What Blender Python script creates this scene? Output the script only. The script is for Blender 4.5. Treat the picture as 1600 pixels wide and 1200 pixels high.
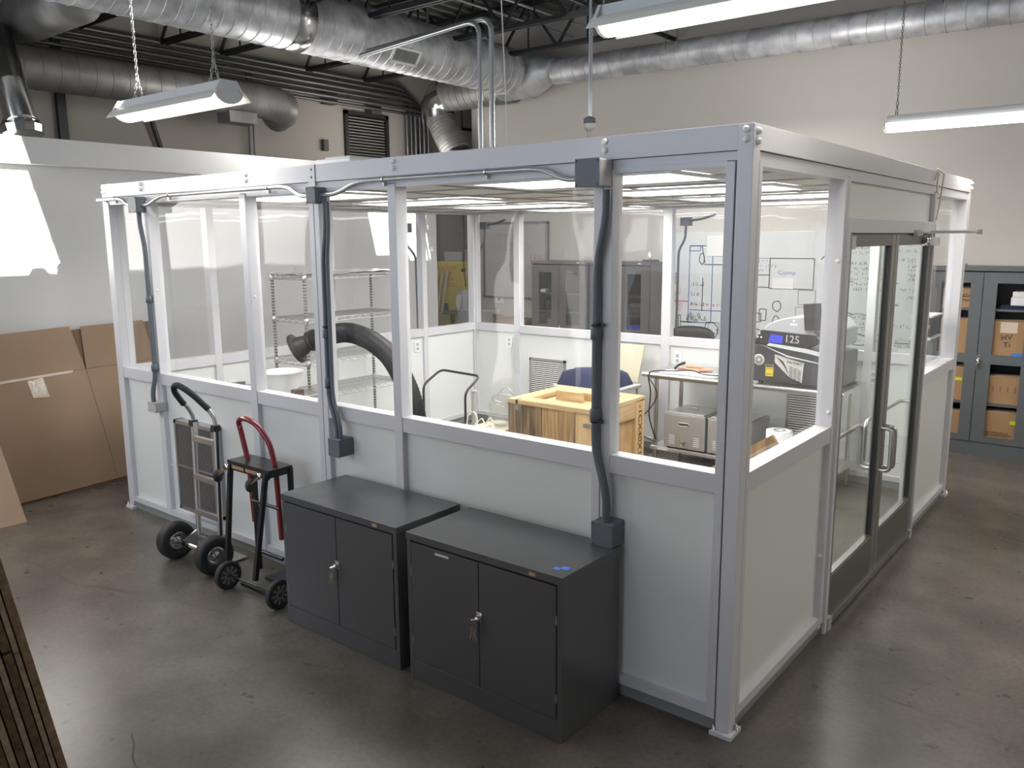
import bpy, bmesh, math, random
from mathutils import Vector, Matrix
random.seed(7)
D = bpy.data; C = bpy.context.scene.collection
for o in list(D.objects): D.objects.remove(o)

# ------------------------------------------------------------------ camera
CP = Vector((1.2729, -3.0646, 2.0986)); yaw, pit, rol = .67152, .17422, -.00709
cyw, syw, cpt, spt = math.cos(yaw), math.sin(yaw), math.cos(pit), math.sin(pit)
fw = Vector((-syw*cpt, cyw*cpt, -spt)); rt = Vector((cyw, syw, 0)); up = rt.cross(fw)
r2 = rt*math.cos(rol) + up*math.sin(rol); u2 = -rt*math.sin(rol) + up*math.cos(rol)
cam = D.cameras.new('camera'); co = D.objects.new('camera', cam); C.objects.link(co)
cam.sensor_width = 36; cam.sensor_fit = 'HORIZONTAL'; cam.lens = 1288.9/1600*36; cam.clip_start = .05; cam.clip_end = 100
m = Matrix((r2, u2, -fw)).transposed().to_4x4(); m.translation = CP; co.matrix_world = m
bpy.context.scene.camera = co

# ------------------------------------------------------------------ world, sun, large lights, exposure
vs = bpy.context.scene.view_settings
vs.view_transform = 'Standard'; vs.look = 'None'; vs.gamma = 1; vs.use_curve_mapping = False
vs.exposure = 0.1
w = D.worlds.new('world'); bpy.context.scene.world = w; w.use_nodes = True
w.node_tree.nodes['Background'].inputs[0].default_value = (.75, .85, 1, 1)
w.node_tree.nodes['Background'].inputs[1].default_value = 1.0
SUN = Vector((-1, .118, -.5)).normalized()
sl = D.lights.new('sun', 'SUN'); sl.energy = 26; sl.angle = .006; sl.color = (1, .97, .92)
so = D.objects.new('sun', sl); C.objects.link(so); so.rotation_euler = SUN.to_track_quat('-Z', 'Y').to_euler(); so.location = (8, -2, 9)
def area(name, loc, rot, sx, sy, power, col=(1, 1, 1)):
    l = D.lights.new(name, 'AREA'); l.shape = 'RECTANGLE'; l.size = sx; l.size_y = sy; l.energy = power; l.color = col
    o = D.objects.new(name, l); C.objects.link(o); o.location = loc; o.rotation_euler = rot; return o
WARM = (1, .93, .84); NEUT = (1, .965, .92); COOL = (.70, .80, 1)
DOWN = (0, 0, 0)
area('daylight_door', (-2.2, -6.2, 2.2), (math.radians(90), 0, 0), 6.0, 3.2, 66, COOL)
for i, (x, y, p) in enumerate([(-4.8, -3.2, 22), (-1.4, -4.2, 12), (2.8, -3.6, 12), (3.0, .4, 26), (3.0, 4.0, 44), (-2.6, 5.0, 50)]):  # added fill for assumed unseen lamp rows, plus extra towards the back wall
    area('fill_area', (x, y, 3.35), DOWN, 1.2, .16, p*.8, WARM if x > 0 else NEUT)
for x, y, p in [(-1.6, -4.4, 9), (3.4, .4, 12), (2.9, 4.0, 44), (-1.6, 4.4, 44), (-5.75, 2.3, 32), (-6.9, 4.9, 20), (-7.0, 5.6, 9), (-5.7, -2.4, 13)]:  # added point fills to brighten walls, ducts and alcove; no lamps hang there
    l = D.lights.new('fill_point', 'POINT'); l.energy = p; l.shadow_soft_size = .25; l.color = NEUT
    o = D.objects.new('fill_point', l); C.objects.link(o); o.location = (x, y, 3.3)

# ------------------------------------------------------------------ materials
def mat(name, col, rough=.5, metal=0, noise=None, bump=0, bscale=60, emit=None, estr=0, coat=0, spec=.5, rvar=0):
    m = D.materials.new(name); m.use_nodes = True; nt = m.node_tree; b = nt.nodes['Principled BSDF']
    b.inputs['Base Color'].default_value = (*col, 1); b.inputs['Roughness'].default_value = rough
    b.inputs['Metallic'].default_value = metal; b.inputs['Specular IOR Level'].default_value = spec
    b.inputs['Coat Weight'].default_value = coat
    if emit: b.inputs['Emission Color'].default_value = (*emit, 1); b.inputs['Emission Strength'].default_value = estr
    tc = nt.nodes.new('ShaderNodeTexCoord')
    if noise:
        sc, amt, dark = noise
        n = nt.nodes.new('ShaderNodeTexNoise'); n.inputs['Scale'].default_value = sc; n.inputs['Detail'].default_value = 6
        nt.links.new(tc.outputs['Object'], n.inputs['Vector'])
        r = nt.nodes.new('ShaderNodeValToRGB'); r.color_ramp.elements[0].position = .5-amt; r.color_ramp.elements[1].position = .5+amt
        r.color_ramp.elements[0].color = (*[c*dark for c in col], 1); r.color_ramp.elements[1].color = (*col, 1)
        nt.links.new(n.outputs['Fac'], r.inputs['Fac']); nt.links.new(r.outputs['Color'], b.inputs['Base Color'])
        if rvar:
            mr = nt.nodes.new('ShaderNodeMapRange'); mr.inputs['To Min'].default_value = rough-rvar; mr.inputs['To Max'].default_value = rough+rvar
            nt.links.new(n.outputs['Fac'], mr.inputs['Value']); nt.links.new(mr.outputs['Result'], b.inputs['Roughness'])
    if bump:
        n2 = nt.nodes.new('ShaderNodeTexNoise'); n2.inputs['Scale'].default_value = bscale
        nt.links.new(tc.outputs['Object'], n2.inputs['Vector'])
        bp = nt.nodes.new('ShaderNodeBump'); bp.inputs['Strength'].default_value = bump; bp.inputs['Distance'].default_value = .004
        nt.links.new(n2.outputs['Fac'], bp.inputs['Height']); nt.links.new(bp.outputs['Normal'], b.inputs['Normal'])
    return m
def wood(name, c1, c2, axis='Z', rough=.55, stretch=.06, sc=9):
    m = D.materials.new(name); m.use_nodes = True; nt = m.node_tree; b = nt.nodes['Principled BSDF']; b.inputs['Roughness'].default_value = rough
    tc = nt.nodes.new('ShaderNodeTexCoord'); mp = nt.nodes.new('ShaderNodeMapping')
    s = [1, 1, 1]; s['XYZ'.index(axis)] = stretch; mp.inputs['Scale'].default_value = s
    n = nt.nodes.new('ShaderNodeTexNoise'); n.inputs['Scale'].default_value = sc*2; n.inputs['Detail'].default_value = 5; n.inputs['Distortion'].default_value = 1.2
    r = nt.nodes.new('ShaderNodeValToRGB'); r.color_ramp.elements[0].color = (*c1, 1); r.color_ramp.elements[1].color = (*c2, 1)
    r.color_ramp.elements[0].position = .35; r.color_ramp.elements[1].position = .62
    nt.links.new(tc.outputs['Object'], mp.inputs[0]); nt.links.new(mp.outputs[0], n.inputs['Vector']); nt.links.new(n.outputs['Fac'], r.inputs[0]); nt.links.new(r.outputs[0], b.inputs['Base Color'])
    return m
def glass(name, tint=(.988, .99, .992), haze=.006, wavy=0, rough=.01, gl=1.0):
    m = D.materials.new(name); m.use_nodes = True; nt = m.node_tree; nt.nodes.remove(nt.nodes['Principled BSDF'])
    out = nt.nodes['Material Output']; t = nt.nodes.new('ShaderNodeBsdfTransparent'); t.inputs[0].default_value = (*tint, 1)
    g = nt.nodes.new('ShaderNodeBsdfGlossy'); g.inputs['Roughness'].default_value = rough; g.inputs[0].default_value = (gl, gl, gl, 1)
    lw = nt.nodes.new('ShaderNodeLayerWeight'); lw.inputs[0].default_value = .5
    pw = nt.nodes.new('ShaderNodeMath'); pw.operation = 'POWER'; pw.inputs[1].default_value = 4.5; nt.links.new(lw.outputs['Facing'], pw.inputs[0])
    f = nt.nodes.new('ShaderNodeMath'); f.operation = 'MULTIPLY_ADD'; f.inputs[1].default_value = .6; f.inputs[2].default_value = .013; nt.links.new(pw.outputs[0], f.inputs[0])
    d = nt.nodes.new('ShaderNodeBsdfDiffuse'); d.inputs[0].default_value = (.85, .87, .86, 1)
    m1 = nt.nodes.new('ShaderNodeMixShader'); m1.inputs[0].default_value = haze
    m2 = nt.nodes.new('ShaderNodeMixShader'); L = nt.links.new
    L(t.outputs[0], m1.inputs[1]); L(d.outputs[0], m1.inputs[2]); L(f.outputs[0], m2.inputs[0]); L(m1.outputs[0], m2.inputs[1]); L(g.outputs[0], m2.inputs[2]); L(m2.outputs[0], out.inputs[0])
    if wavy:
        tc = nt.nodes.new('ShaderNodeTexCoord'); n = nt.nodes.new('ShaderNodeTexNoise'); n.inputs['Scale'].default_value = 3.2; n.inputs['Detail'].default_value = 1
        mp = nt.nodes.new('ShaderNodeMapping'); mp.inputs['Scale'].default_value = (1, 1, .55)
        L(tc.outputs['Object'], mp.inputs[0]); L(mp.outputs[0], n.inputs['Vector'])
        bp = nt.nodes.new('ShaderNodeBump'); bp.inputs['Strength'].default_value = wavy; bp.inputs['Distance'].default_value = .02
        L(n.outputs['Fac'], bp.inputs['Height']); L(bp.outputs[0], g.inputs['Normal'])
    return m
M = dict(
 white=mat('white_powder_coat', (.61, .61, .635), .33), whitein=mat('white_anodised', (.66, .66, .65), .4),
 panel=mat('white_vinyl_panel', (.73, .75, .73), .35), base=mat('grey_base', (.25, .26, .26), .5),
 tile=mat('ceiling_tile', (.70, .68, .64), .8, noise=(30, .3, .94)), grid=mat('grid', (.28, .27, .25), .5),
 bolt=mat('white_nylon_cap', (.8, .8, .76), .4), steelbolt=mat('zinc_bolt', (.5, .5, .5), .3, 1),
 alu=mat('clear_alu', (.30, .29, .28), .36, .75), alud=mat('dark_alu', (.17, .165, .155), .35, .6), gasket=mat('black_gasket', (.015, .015, .015), .5),
 satin=mat('satin_steel', (.55, .54, .52), .28, 1), chrome=mat('chrome', (.75, .75, .75), .12, 1),
 stain=mat('stainless', (.50, .50, .495), .38, .6), stainc=mat('clean_stainless', (.50, .50, .49), .3, .9),
 galv=mat('galvanised_duct', (.60, .61, .635), .42, .35, noise=(5.5, .12, .62), rvar=.1),
 galvd=mat('dusty_galvanised_duct', (.30, .295, .285), .5, .45, noise=(5, .2, .6)),
 galvs=mat('shiny_galvanised', (.6, .6, .6), .2, 1, noise=(3, .3, .7)),
 pipe=mat('emt_conduit', (.52, .54, .56), .3, .8), pvc=mat('slate_pvc', (.095, .112, .132), .5), boxg=mat('slate_box', (.125, .14, .16), .5),
 boxw=mat('grey_box_side', (.42, .42, .41), .5),
 cab=mat('charcoal_enamel', (.084, .086, .089), .24, noise=(1.5, .3, .93), bump=.02, bscale=400),
 cabd=mat('cab_dark', (.02, .02, .02), .6), cabg=mat('grey_enamel', (.11, .122, .130), .42), cabl=mat('mid_grey_enamel', (.125, .115, .11), .4),
 shelfm=mat('shelf_enamel', (.12, .12, .12), .5),
 key=mat('brass_key', (.35, .30, .22), .35, 1), tape=mat('blue_tape', (.05, .22, .75), .6), tagw=mat('label_white', (.7, .7, .68), .5), gold=mat('gold_plate', (.45, .38, .25), .4, .7),
 rubber=mat('rubber', (.018, .018, .018), .6, bump=.3, bscale=90), rubg=mat('grey_rubber', (.09, .09, .09), .6),
 black=mat('black_enamel', (.012, .012, .013), .3), blackp=mat('black_plastic', (.02, .02, .022), .42), red=mat('red_enamel', (.20, .010, .014), .25, coat=.4),
 silver=mat('silver_alu', (.50, .49, .47), .33, .85), foam=mat('black_foam', (.01, .01, .011), .7),
 filt=mat('filter_media', (.20, .18, .175), .8), filtf=mat('filter_mesh', (.40, .39, .38), .4, .7),
 card=mat('cardboard', (.40, .275, .18), .75, noise=(2.2, .3, .88)), card2=mat('cardboard_pale', (.47, .33, .225), .75, noise=(2, .3, .9)),
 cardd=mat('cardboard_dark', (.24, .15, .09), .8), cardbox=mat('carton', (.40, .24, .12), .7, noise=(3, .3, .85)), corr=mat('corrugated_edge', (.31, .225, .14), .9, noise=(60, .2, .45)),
 corrl=mat('corrugated_liner', (.34, .18, .11), .8), clear=mat('packing_tape', (.62, .52, .42), .15, spec=.8, bump=.6, bscale=45), tapestrip=mat('tape_strip', (.68, .56, .47), .25),
 hose=mat('black_duct_hose', (.007, .007, .008), .5, spec=.25, bump=.3, bscale=40), flange=mat('dark_flange', (.022, .020, .019), .4),
 wire=mat('chrome_wire', (.48, .48, .48), .28, .8), bowl=mat('white_plastic', (.82, .83, .84), .3), wring=mat('post_ring', (.12, .12, .12), .5, 0),
 paper=mat('paper', (.82, .82, .80), .7), orange=mat('orange_board', (.55, .30, .20), .6), navy=mat('navy_cloth', (.018, .022, .06), .9, bump=.5, bscale=25), beige=mat('beige_panel', (.52, .48, .36), .6),
 pine=wood('pine_x', (.42, .28, .13), (.58, .42, .23), 'X'), piney=wood('pine_y', (.42, .28, .13), (.60, .44, .25), 'Y'), pinez=wood('pine_z', (.46, .30, .14), (.62, .43, .22), 'Z'),
 weath=wood('weathered_pine', (.06, .038, .022), (.27, .175, .095), 'Z'), weath2=wood('worn_pine', (.20, .115, .05), (.44, .28, .13), 'Z'), ply=wood('plywood', (.36, .21, .09), (.56, .37, .18), 'Z', sc=3, stretch=.3),
 stencil=mat('stencil_ink', (.06, .03, .02), .7),
 mgrey=mat('machine_grey', (.04, .043, .048), .3), mdark=mat('machine_dark', (.014, .015, .016), .3), mlid=mat('machine_lid', (.42, .43, .46), .25), mplate=mat('machine_plate', (.55, .55, .53), .4),
 film=mat('film_wrap', (.62, .64, .64), .15), blue=mat('blue_panel', (.04, .05, .55), .35, emit=(.05, .06, .8), estr=.25), yel=mat('yellow_sticker', (.75, .58, .03), .5), scr=mat('dark_screen', (.03, .028, .03), .12),
 roll=mat('film_roll', (.70, .71, .70), .3), rolld=mat('roll_core', (.03, .03, .03), .6),
 wall=mat('painted_wall', (.60, .575, .535), .8, noise=(1.1, .3, .95), bump=.1, bscale=30), wallw=mat('white_wall', (.80, .795, .785), .6, noise=(1, .3, .97)),
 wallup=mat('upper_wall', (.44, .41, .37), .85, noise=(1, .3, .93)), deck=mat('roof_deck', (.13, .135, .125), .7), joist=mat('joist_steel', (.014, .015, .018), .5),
 pipeold=mat('old_conduit', (.17, .17, .17), .4, .7), louv=mat('dark_louver', (.025, .025, .024), .6),
 wb=mat('whiteboard', (.66, .69, .69), .3), wbg=mat('glass_board', (.50, .50, .50), .25), wbf=mat('board_frame', (.28, .27, .27), .4, .5),
 ink=mat('black_marker', (.05, .05, .055), .6), inkb=mat('blue_marker', (.12, .22, .48), .6), inkr=mat('red_marker', (.65, .18, .22), .6), inkg=mat('grey_marker', (.32, .33, .37), .6),
 yellow=mat('yellow_metal', (.78, .62, .06), .5, noise=(2, .3, .8)), dkgrey=mat('dark_grey', (.07, .07, .07), .6), plas=mat('white_plate', (.80, .80, .77), .4),
 lens=mat('lamp_lens', (.9, .9, .88), .4, emit=(1, .98, .93), estr=4.5), led=mat('led_panel', (.9, .9, .9), .4, emit=(1, .985, .95), estr=5), refl=mat('lamp_reflector', (.72, .70, .62), .35),
 tube=mat('tube_glow', (.9, .9, .88), .4, emit=(1, 1, .93), estr=4.5), housing=mat('lamp_housing', (.55, .56, .57), .4),
 g1=glass('vinyl_window', wavy=.22, haze=.007), g2=glass('door_glass', (.95, .975, .965), haze=.004), g3=glass('clear_plastic', (.93, .93, .92), haze=.10, rough=.05), g4=glass('cab_acrylic', (.9, .9, .9), haze=.02),
 white_cord=mat('cream_cord', (.70, .66, .54), .5), cordk=mat('black_cord', (.012, .012, .012), .45), orangec=mat('orange_plastic', (.6, .2, .08), .5), brown=mat('dark_brown', (.09, .06, .045), .6), mesh=mat('mesh_back', (.05, .05, .05), .7),
)
def floor_mat():
    m = D.materials.new('polished_concrete'); m.use_nodes = True; nt = m.node_tree; b = nt.nodes['Principled BSDF']; L = nt.links.new
    tc = nt.nodes.new('ShaderNodeTexCoord')
    def noise(s, d, off, lo, hi, a, c):
        mp = nt.nodes.new('ShaderNodeMapping'); mp.inputs['Location'].default_value = (off, off*.7, .37); L(tc.outputs['Object'], mp.inputs[0])
        n = nt.nodes.new('ShaderNodeTexNoise'); n.inputs['Scale'].default_value = s; n.inputs['Detail'].default_value = d; n.inputs['Roughness'].default_value = .55; L(mp.outputs[0], n.inputs['Vector'])
        r = nt.nodes.new('ShaderNodeMapRange'); r.interpolation_type = 'SMOOTHSTEP'; r.inputs['From Min'].default_value = lo; r.inputs['From Max'].default_value = hi; r.inputs['To Min'].default_value = a; r.inputs['To Max'].default_value = c
        L(n.outputs['Fac'], r.inputs['Value']); return r.outputs[0], n.outputs['Fac']
    big, _ = noise(.45, 4, 3.1, .30, .70, .80, 1.18); mid, mf = noise(2.2, 8, 7.7, .30, .70, .78, 1.18); fine, ff = noise(38, 3, 1.3, .25, .75, .90, 1.08); spot, _ = noise(13, 2, 5.2, .24, .33, .55, 1.0); hue, _ = noise(.8, 3, 9.4, .35, .65, 0, 1)
    def mul(p, q):
        k = nt.nodes.new('ShaderNodeMath'); k.operation = 'MULTIPLY'; L(p, k.inputs[0]); L(q, k.inputs[1]); return k.outputs[0]
    v = mul(mul(big, mid), mul(fine, spot))
    mx = nt.nodes.new('ShaderNodeMix'); mx.data_type = 'RGBA'; mx.inputs[6].default_value = (.118, .102, .088, 1); mx.inputs[7].default_value = (.112, .102, .082, 1); L(hue, mx.inputs[0])
    vm = nt.nodes.new('ShaderNodeVectorMath'); vm.operation = 'SCALE'; L(mx.outputs[2], vm.inputs[0]); L(v, vm.inputs['Scale']); L(vm.outputs[0], b.inputs['Base Color'])
    b.inputs['Roughness'].default_value = .27
    
    return m
M['floor'] = floor_mat()

# ------------------------------------------------------------------ mesh helpers
class MB:
    def __init__(s): s.v = []; s.f = []; s.sm = []
    def add(s, vs_, fs, smooth=False):
        n = len(s.v); s.v += [tuple(v) for v in vs_]; s.f += [tuple(i+n for i in f) for f in fs]; s.sm += [smooth]*len(fs); return s
    def box(s, x0, x1, y0, y1, z0, z1, mtx=None):
        vv = [Vector((x, y, z)) for z in (z0, z1) for y in (y0, y1) for x in (x0, x1)]
        if mtx: vv = [mtx @ v for v in vv]
        return s.add(vv, [(0, 2, 3, 1), (4, 5, 7, 6), (0, 1, 5, 4), (2, 6, 7, 3), (0, 4, 6, 2), (1, 3, 7, 5)])
    def bar(s, a, b, w, h, upv=(0, 0, 1)):
        a = Vector(a); b = Vector(b); d = (b-a).normalized(); u = Vector(upv)
        if abs(d.dot(u)) > .98: u = Vector((0, 1, 0))
        sd = d.cross(u).normalized(); u = sd.cross(d)
        vv = [p+sd*i*w/2+u*j*h/2 for p in (a, b) for i, j in ((-1, -1), (1, -1), (1, 1), (-1, 1))]
        return s.add(vv, [(3, 2, 1, 0), (4, 5, 6, 7), (0, 1, 5, 4), (1, 2, 6, 5), (2, 3, 7, 6), (3, 0, 4, 7)])
    def tube(s, pts, r, n=10, cap=True, closed=False, smooth=True):
        pts = [Vector(p) for p in pts]; N = len(pts); rr = r if isinstance(r, (list, tuple)) else [r]*N
        prev = None; V = []
        for i, p in enumerate(pts):
            if closed: d = (pts[(i+1) % N]-pts[i-1])
            else: d = (pts[min(i+1, N-1)]-pts[max(i-1, 0)])
            d.normalize()
            if prev is None:
                u = Vector((0, 0, 1)) if abs(d.z) < .9 else Vector((1, 0, 0)); sd = d.cross(u).normalized()
            else: sd = (prev - d*prev.dot(d)).normalized()
            prev = sd; u = d.cross(sd)
            V += [p+(sd*math.cos(2*math.pi*k/n)+u*math.sin(2*math.pi*k/n))*rr[i] for k in range(n)]
        F = []
        for i in range(N if closed else N-1):
            j = (i+1) % N
            F += [(i*n+k, i*n+(k+1) % n, j*n+(k+1) % n, j*n+k) for k in range(n)]
        s.add(V, F, smooth)
        if cap and not closed: s.add(V[:n], [tuple(range(n))[::-1]]); s.add(V[-n:], [tuple(range(n))])
        return s
    def lathe(s, prof, o=(0, 0, 0), ax=(0, 0, 1), n=24, smooth=True):   # prof: (radius, height)
        o = Vector(o); ax = Vector(ax).normalized(); u = Vector((1, 0, 0)) if abs(ax.x) < .9 else Vector((0, 1, 0)); a = ax.cross(u).normalized(); b = ax.cross(a)
        V = []; 
        for r, h in prof: V += [o+ax*h+(a*math.cos(2*math.pi*k/n)+b*math.sin(2*math.pi*k/n))*max(r, 1e-5) for k in range(n)]
        F = [(i*n+k, i*n+(k+1) % n, (i+1)*n+(k+1) % n, (i+1)*n+k) for i in range(len(prof)-1) for k in range(n)]
        return s.add(V, F, smooth)
    def prism(s, poly, d, mtx=None):   # poly: list of 3-D points, d: extrude vector
        P = [Vector(p) for p in poly]; d = Vector(d); n = len(P); V = P+[p+d for p in P]
        if mtx: V = [mtx @ v for v in V]
        return s.add(V, [tuple(range(n))[::-1], tuple(range(n, 2*n))]+[(i, (i+1) % n, n+(i+1) % n, n+i) for i in range(n)])
ORG = {}
def obj(name, mb, m, parent=None, kind=None, bevel=0, label=None, seg=2):
    me = D.meshes.new(name); org = Vector(ORG.get(parent, (0, 0, 0))) if parent else Vector((0, 0, 0))
    if isinstance(mb, MB):
        me.from_pydata([tuple(Vector(v)-org) for v in mb.v], [], mb.f); me.validate()
        if len(me.polygons) == len(mb.sm): me.polygons.foreach_set('use_smooth', mb.sm)
        bm = bmesh.new(); bm.from_mesh(me); bmesh.ops.recalc_face_normals(bm, faces=bm.faces); bm.to_mesh(me); bm.free()
    me.materials.append(M[m] if isinstance(m, str) else m)
    o = D.objects.new(name, me); C.objects.link(o)
    if parent: o.parent = parent; ORG[o] = tuple(org)
    if kind: o['kind'] = kind
    if label: o['label'] = label
    if bevel:
        b = o.modifiers.new('bevel', 'BEVEL'); b.width = bevel; b.segments = seg; b.limit_method = 'ANGLE'
    return o
def thing(name, label, cat, loc=(0, 0, 0), group=None):
    o = D.objects.new(name, None); C.objects.link(o); o.location = loc; o['label'] = label; o['category'] = cat; o.empty_display_size = .1
    if group: o['group'] = group
    ORG[o] = tuple(loc); return o
def tag(o, label, cat, group=None):
    o['label'] = label; o['category'] = cat
    if group: o['group'] = group
    # move origin of a one-mesh thing to its base centre
    me = o.data; xs = [v.co for v in me.vertices]
    if xs and o.parent is None:
        c = Vector(((min(v.x for v in xs)+max(v.x for v in xs))/2, (min(v.y for v in xs)+max(v.y for v in xs))/2, min(v.z for v in xs)))
        me.transform(Matrix.Translation(-c)); o.location = c
    return o
def dup(root, loc, rz=0, label=None, group=None):
    r = root.copy(); C.objects.link(r); r.location = loc; r.rotation_euler = (0, 0, rz)
    if label: r['label'] = label
    if group: r['group'] = group
    for ch in list(root.children):
        c = ch.copy(); C.objects.link(c); c.parent = r
        for g in list(ch.children):
            d = g.copy(); C.objects.link(d); d.parent = c
    return r
def text(name, s, size, m, parent, mtx, ext=.0008, xs=1):
    cu = D.curves.new(name, 'FONT'); cu.body = s; cu.size = size; cu.extrude = ext; cu.resolution_u = 2; cu.align_x = 'CENTER'; cu.align_y = 'CENTER'
    t = D.objects.new('tmp', cu); C.objects.link(t); dg = bpy.context.evaluated_depsgraph_get(); me = D.meshes.new_from_object(t.evaluated_get(dg)); D.objects.remove(t)
    me.transform(Matrix.Diagonal((xs, 1, 1, 1))); me.transform(mtx)
    if parent: me.transform(Matrix.Translation(-Vector(ORG[parent])))
    me.materials.clear(); me.materials.append(M[m]); me.name = name
    o = D.objects.new(name, me); C.objects.link(o)
    if parent: o.parent = parent; ORG[o] = ORG[parent]
    return o
def basis(o, x, y):   # matrix from text plane axes
    x = Vector(x).normalized(); y = Vector(y).normalized(); z = x.cross(y); mt = Matrix((x, y, z)).transposed().to_4x4(); mt.translation = Vector(o); return mt
def arc(p0, p1, p2, n=6, t=.35):
    p0, p1, p2 = map(Vector, (p0, p1, p2)); return [((1-u)**2)*p0+2*u*(1-u)*p1+u*u*p2 for u in [i/n for i in range(n+1)]]
def rounded(pts, r, n=5):
    pts = [Vector(p) for p in pts]; out = [pts[0]]
    for a, b, c in zip(pts, pts[1:], pts[2:]):
        l1 = min(r, (b-a).length*.49); l2 = min(r, (c-b).length*.49)
        out += arc(b+(a-b).normalized()*l1, b, b+(c-b).normalized()*l2, n)
    return out+[pts[-1]]
def chain(mb, a, b, link=.028, r=.0022, n=None):
    a = Vector(a); b = Vector(b); d = b-a; N = max(2, int(d.length/(link*.8))); dn = d.normalized()
    s1 = dn.cross(Vector((0, 1, 0)) if abs(dn.y) < .9 else Vector((1, 0, 0))).normalized(); s2 = dn.cross(s1)
    for i in range(N):
        c = a+d*((i+.5)/N); sd = s1 if i % 2 else s2
        mb.tube([c+dn*math.cos(t)*link*.55+sd*math.sin(t)*link*.28 for t in [k*math.pi/3 for k in range(6)]], r, 4, closed=True)

# ================================================================== STRUCTURE
X0, X1, YF, YB, ZR = -8.0, 4.8, -6.6, 6.23, 4.95
S = 'structure'
obj('floor', MB().box(X0-1.2, X1, YF, 8.2, -.1, 0), 'floor', kind=S)
obj('wall_back', MB().box(-6.82, X1, YB, YB+.2, 0, ZR), 'wall', kind=S)
obj('wall_back_return', MB().box(-6.82, -6.62, YB+.2, 8.0, 0, ZR), 'wall', kind=S)
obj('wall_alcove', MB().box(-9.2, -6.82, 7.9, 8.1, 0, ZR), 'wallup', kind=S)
obj('wall_left', MB().box(-6.5, -6.3, YF, 4.9, 0, 2.94), 'wallw', kind=S)
obj('trim_1', MB().box(-6.54, -6.2, YF, 4.94, 2.735, 2.955), 'wallw', kind=S, bevel=.004)
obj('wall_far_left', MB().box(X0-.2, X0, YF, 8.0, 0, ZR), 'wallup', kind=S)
obj('wall_right', MB().box(X1, X1+.2, YF, YB+.2, 0, ZR), 'wall', kind=S)
# front wall with a wide door opening for daylight (behind the camera)
fwm = MB().box(X0, -5.4, YF-.2, YF, 0, ZR).box(1.2, X1, YF-.2, YF, 0, ZR).box(-5.4, 1.2, YF-.2, YF, 3.9, ZR)
obj('wall_front', fwm, 'wall', kind=S)
# roof with two skylight openings
H = [(-2.45, .08, -3.4, -.56), (-2.45, .06, 3.12, 4.1)]
xs = sorted({X0, X1}|{h for q in H for h in q[:2]}); ys = sorted({YF, 8.1}|{h for q in H for h in q[2:]})
rf = MB()
for a, b in zip(xs, xs[1:]):
    for c, d in zip(ys, ys[1:]):
        if any(q[0]-1e-6 <= a and b <= q[1]+1e-6 and q[2]-1e-6 <= c and d <= q[3]+1e-6 for q in H): continue
        rf.box(a, b, c, d, ZR, ZR+.08)
obj('ceiling', rf, 'deck', kind=S)
obj('skylight_bar', MB().box(-2.45, 0, -.66, -.645, ZR, ZR+.03).box(-2.45, 0, -.75, -.735, ZR, ZR+.03), 'joist', kind=S)
rb = MB(); x = X0
while x < 2.5:
    if not (-2.8 < x < .1): rb.box(x, x+.045, YF, 8, ZR-.045, ZR-.002)
    x += .20
ribs = obj('ceiling_rib', rb, 'deck', kind=S)
# wall panel joint and pilaster cables on the far-left wall
obj('trim_2', MB().box(-7.99, -7.94, 1.0, 1.09, 0, 4.6), 'joist', kind=S)
obj('trim_3', MB().box(X0, X0+.04, 6.5, 8, 3.84, 3.88).box(-8, -6.83, 7.86, 7.9, 4.0, 4.05), 'joist', kind=S)
# floor cracks (thin recessed-looking seams)
def crack(pts, w=.006):
    mb = MB(); P = []
    for a, b in zip(pts, pts[1:]):
        a = Vector((*a, 0)); b = Vector((*b, 0)); n = max(2, int((b-a).length/.06))
        P += [a+(b-a)*i/n for i in range(n)]
    P = [p+Vector((random.uniform(-.012, .012), random.uniform(-.012, .012), 0)) for p in P]
    for a, b in zip(P, P[1:]):
        d = (b-a).normalized(); s = Vector((-d.y, d.x, 0))*w*random.uniform(.2, .6)
        mb.add([a-s+Vector((0, 0, .0006)), a+s+Vector((0, 0, .0006)), b+s+Vector((0, 0, .0006)), b-s+Vector((0, 0, .0006))], [(0, 1, 2, 3)])
    return mb
M['crack'] = mat('crack_fill', (.045, .038, .033), .8)
fl = D.objects['floor']
obj('crack', crack([(-4.5, -.98), (-3.9, -.97), (-3.2, -.72), (-2.7, -.62)]), 'crack', fl)
obj('crack', crack([(-2.05, -1.55), (-1.9, -1.62), (-1.62, -1.70), (-1.2, -1.95)]), 'crack', fl)
obj('crack', crack([(.17, .78), (.75, .70), (1.3, .62)], .004), 'crack', fl)
obj('crack', crack([(.8, .3), (.88, .1), (.9, -.1)], .012), 'crack', fl)

# ---- open-web roof joists
js = thing('roof_joist', 'nearest open-web steel roof joist in front of the bright duct', 'joist', (-2, -.35, 4.3))
def joist(y, x0, x1, z0=4.32, z1=4.86, first=None):
    root = thing('roof_joist', '', 'joist', ((x0+x1)/2, y, z0), 'open-web roof joists')
    obj('top_chord', MB().box(x0, x1, y-.05, y-.012, z1-.045, z1).box(x0, x1, y+.012, y+.05, z1-.045, z1), 'joist', root)
    obj('bottom_chord', MB().box(x0, x1, y-.045, y-.012, z0, z0+.045).box(x0, x1, y+.012, y+.045, z0, z0+.045), 'joist', root)
    wb = MB(); x = x0; u = True
    while x+.42 < x1:
        a, b = (z0+.02, z1-.02) if u else (z1-.02, z0+.02)
        wb.bar((x, y, a), (x+.42, y, b), .026, .026)
        if u: wb.bar((x+.42, y, z1), (x+.42, y, z0+.02), .014, .014, (0, 1, 0))
        u = not u; x += .42
    obj('web', wb, 'joist', root)
    return root
D.objects.remove(js)
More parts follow.
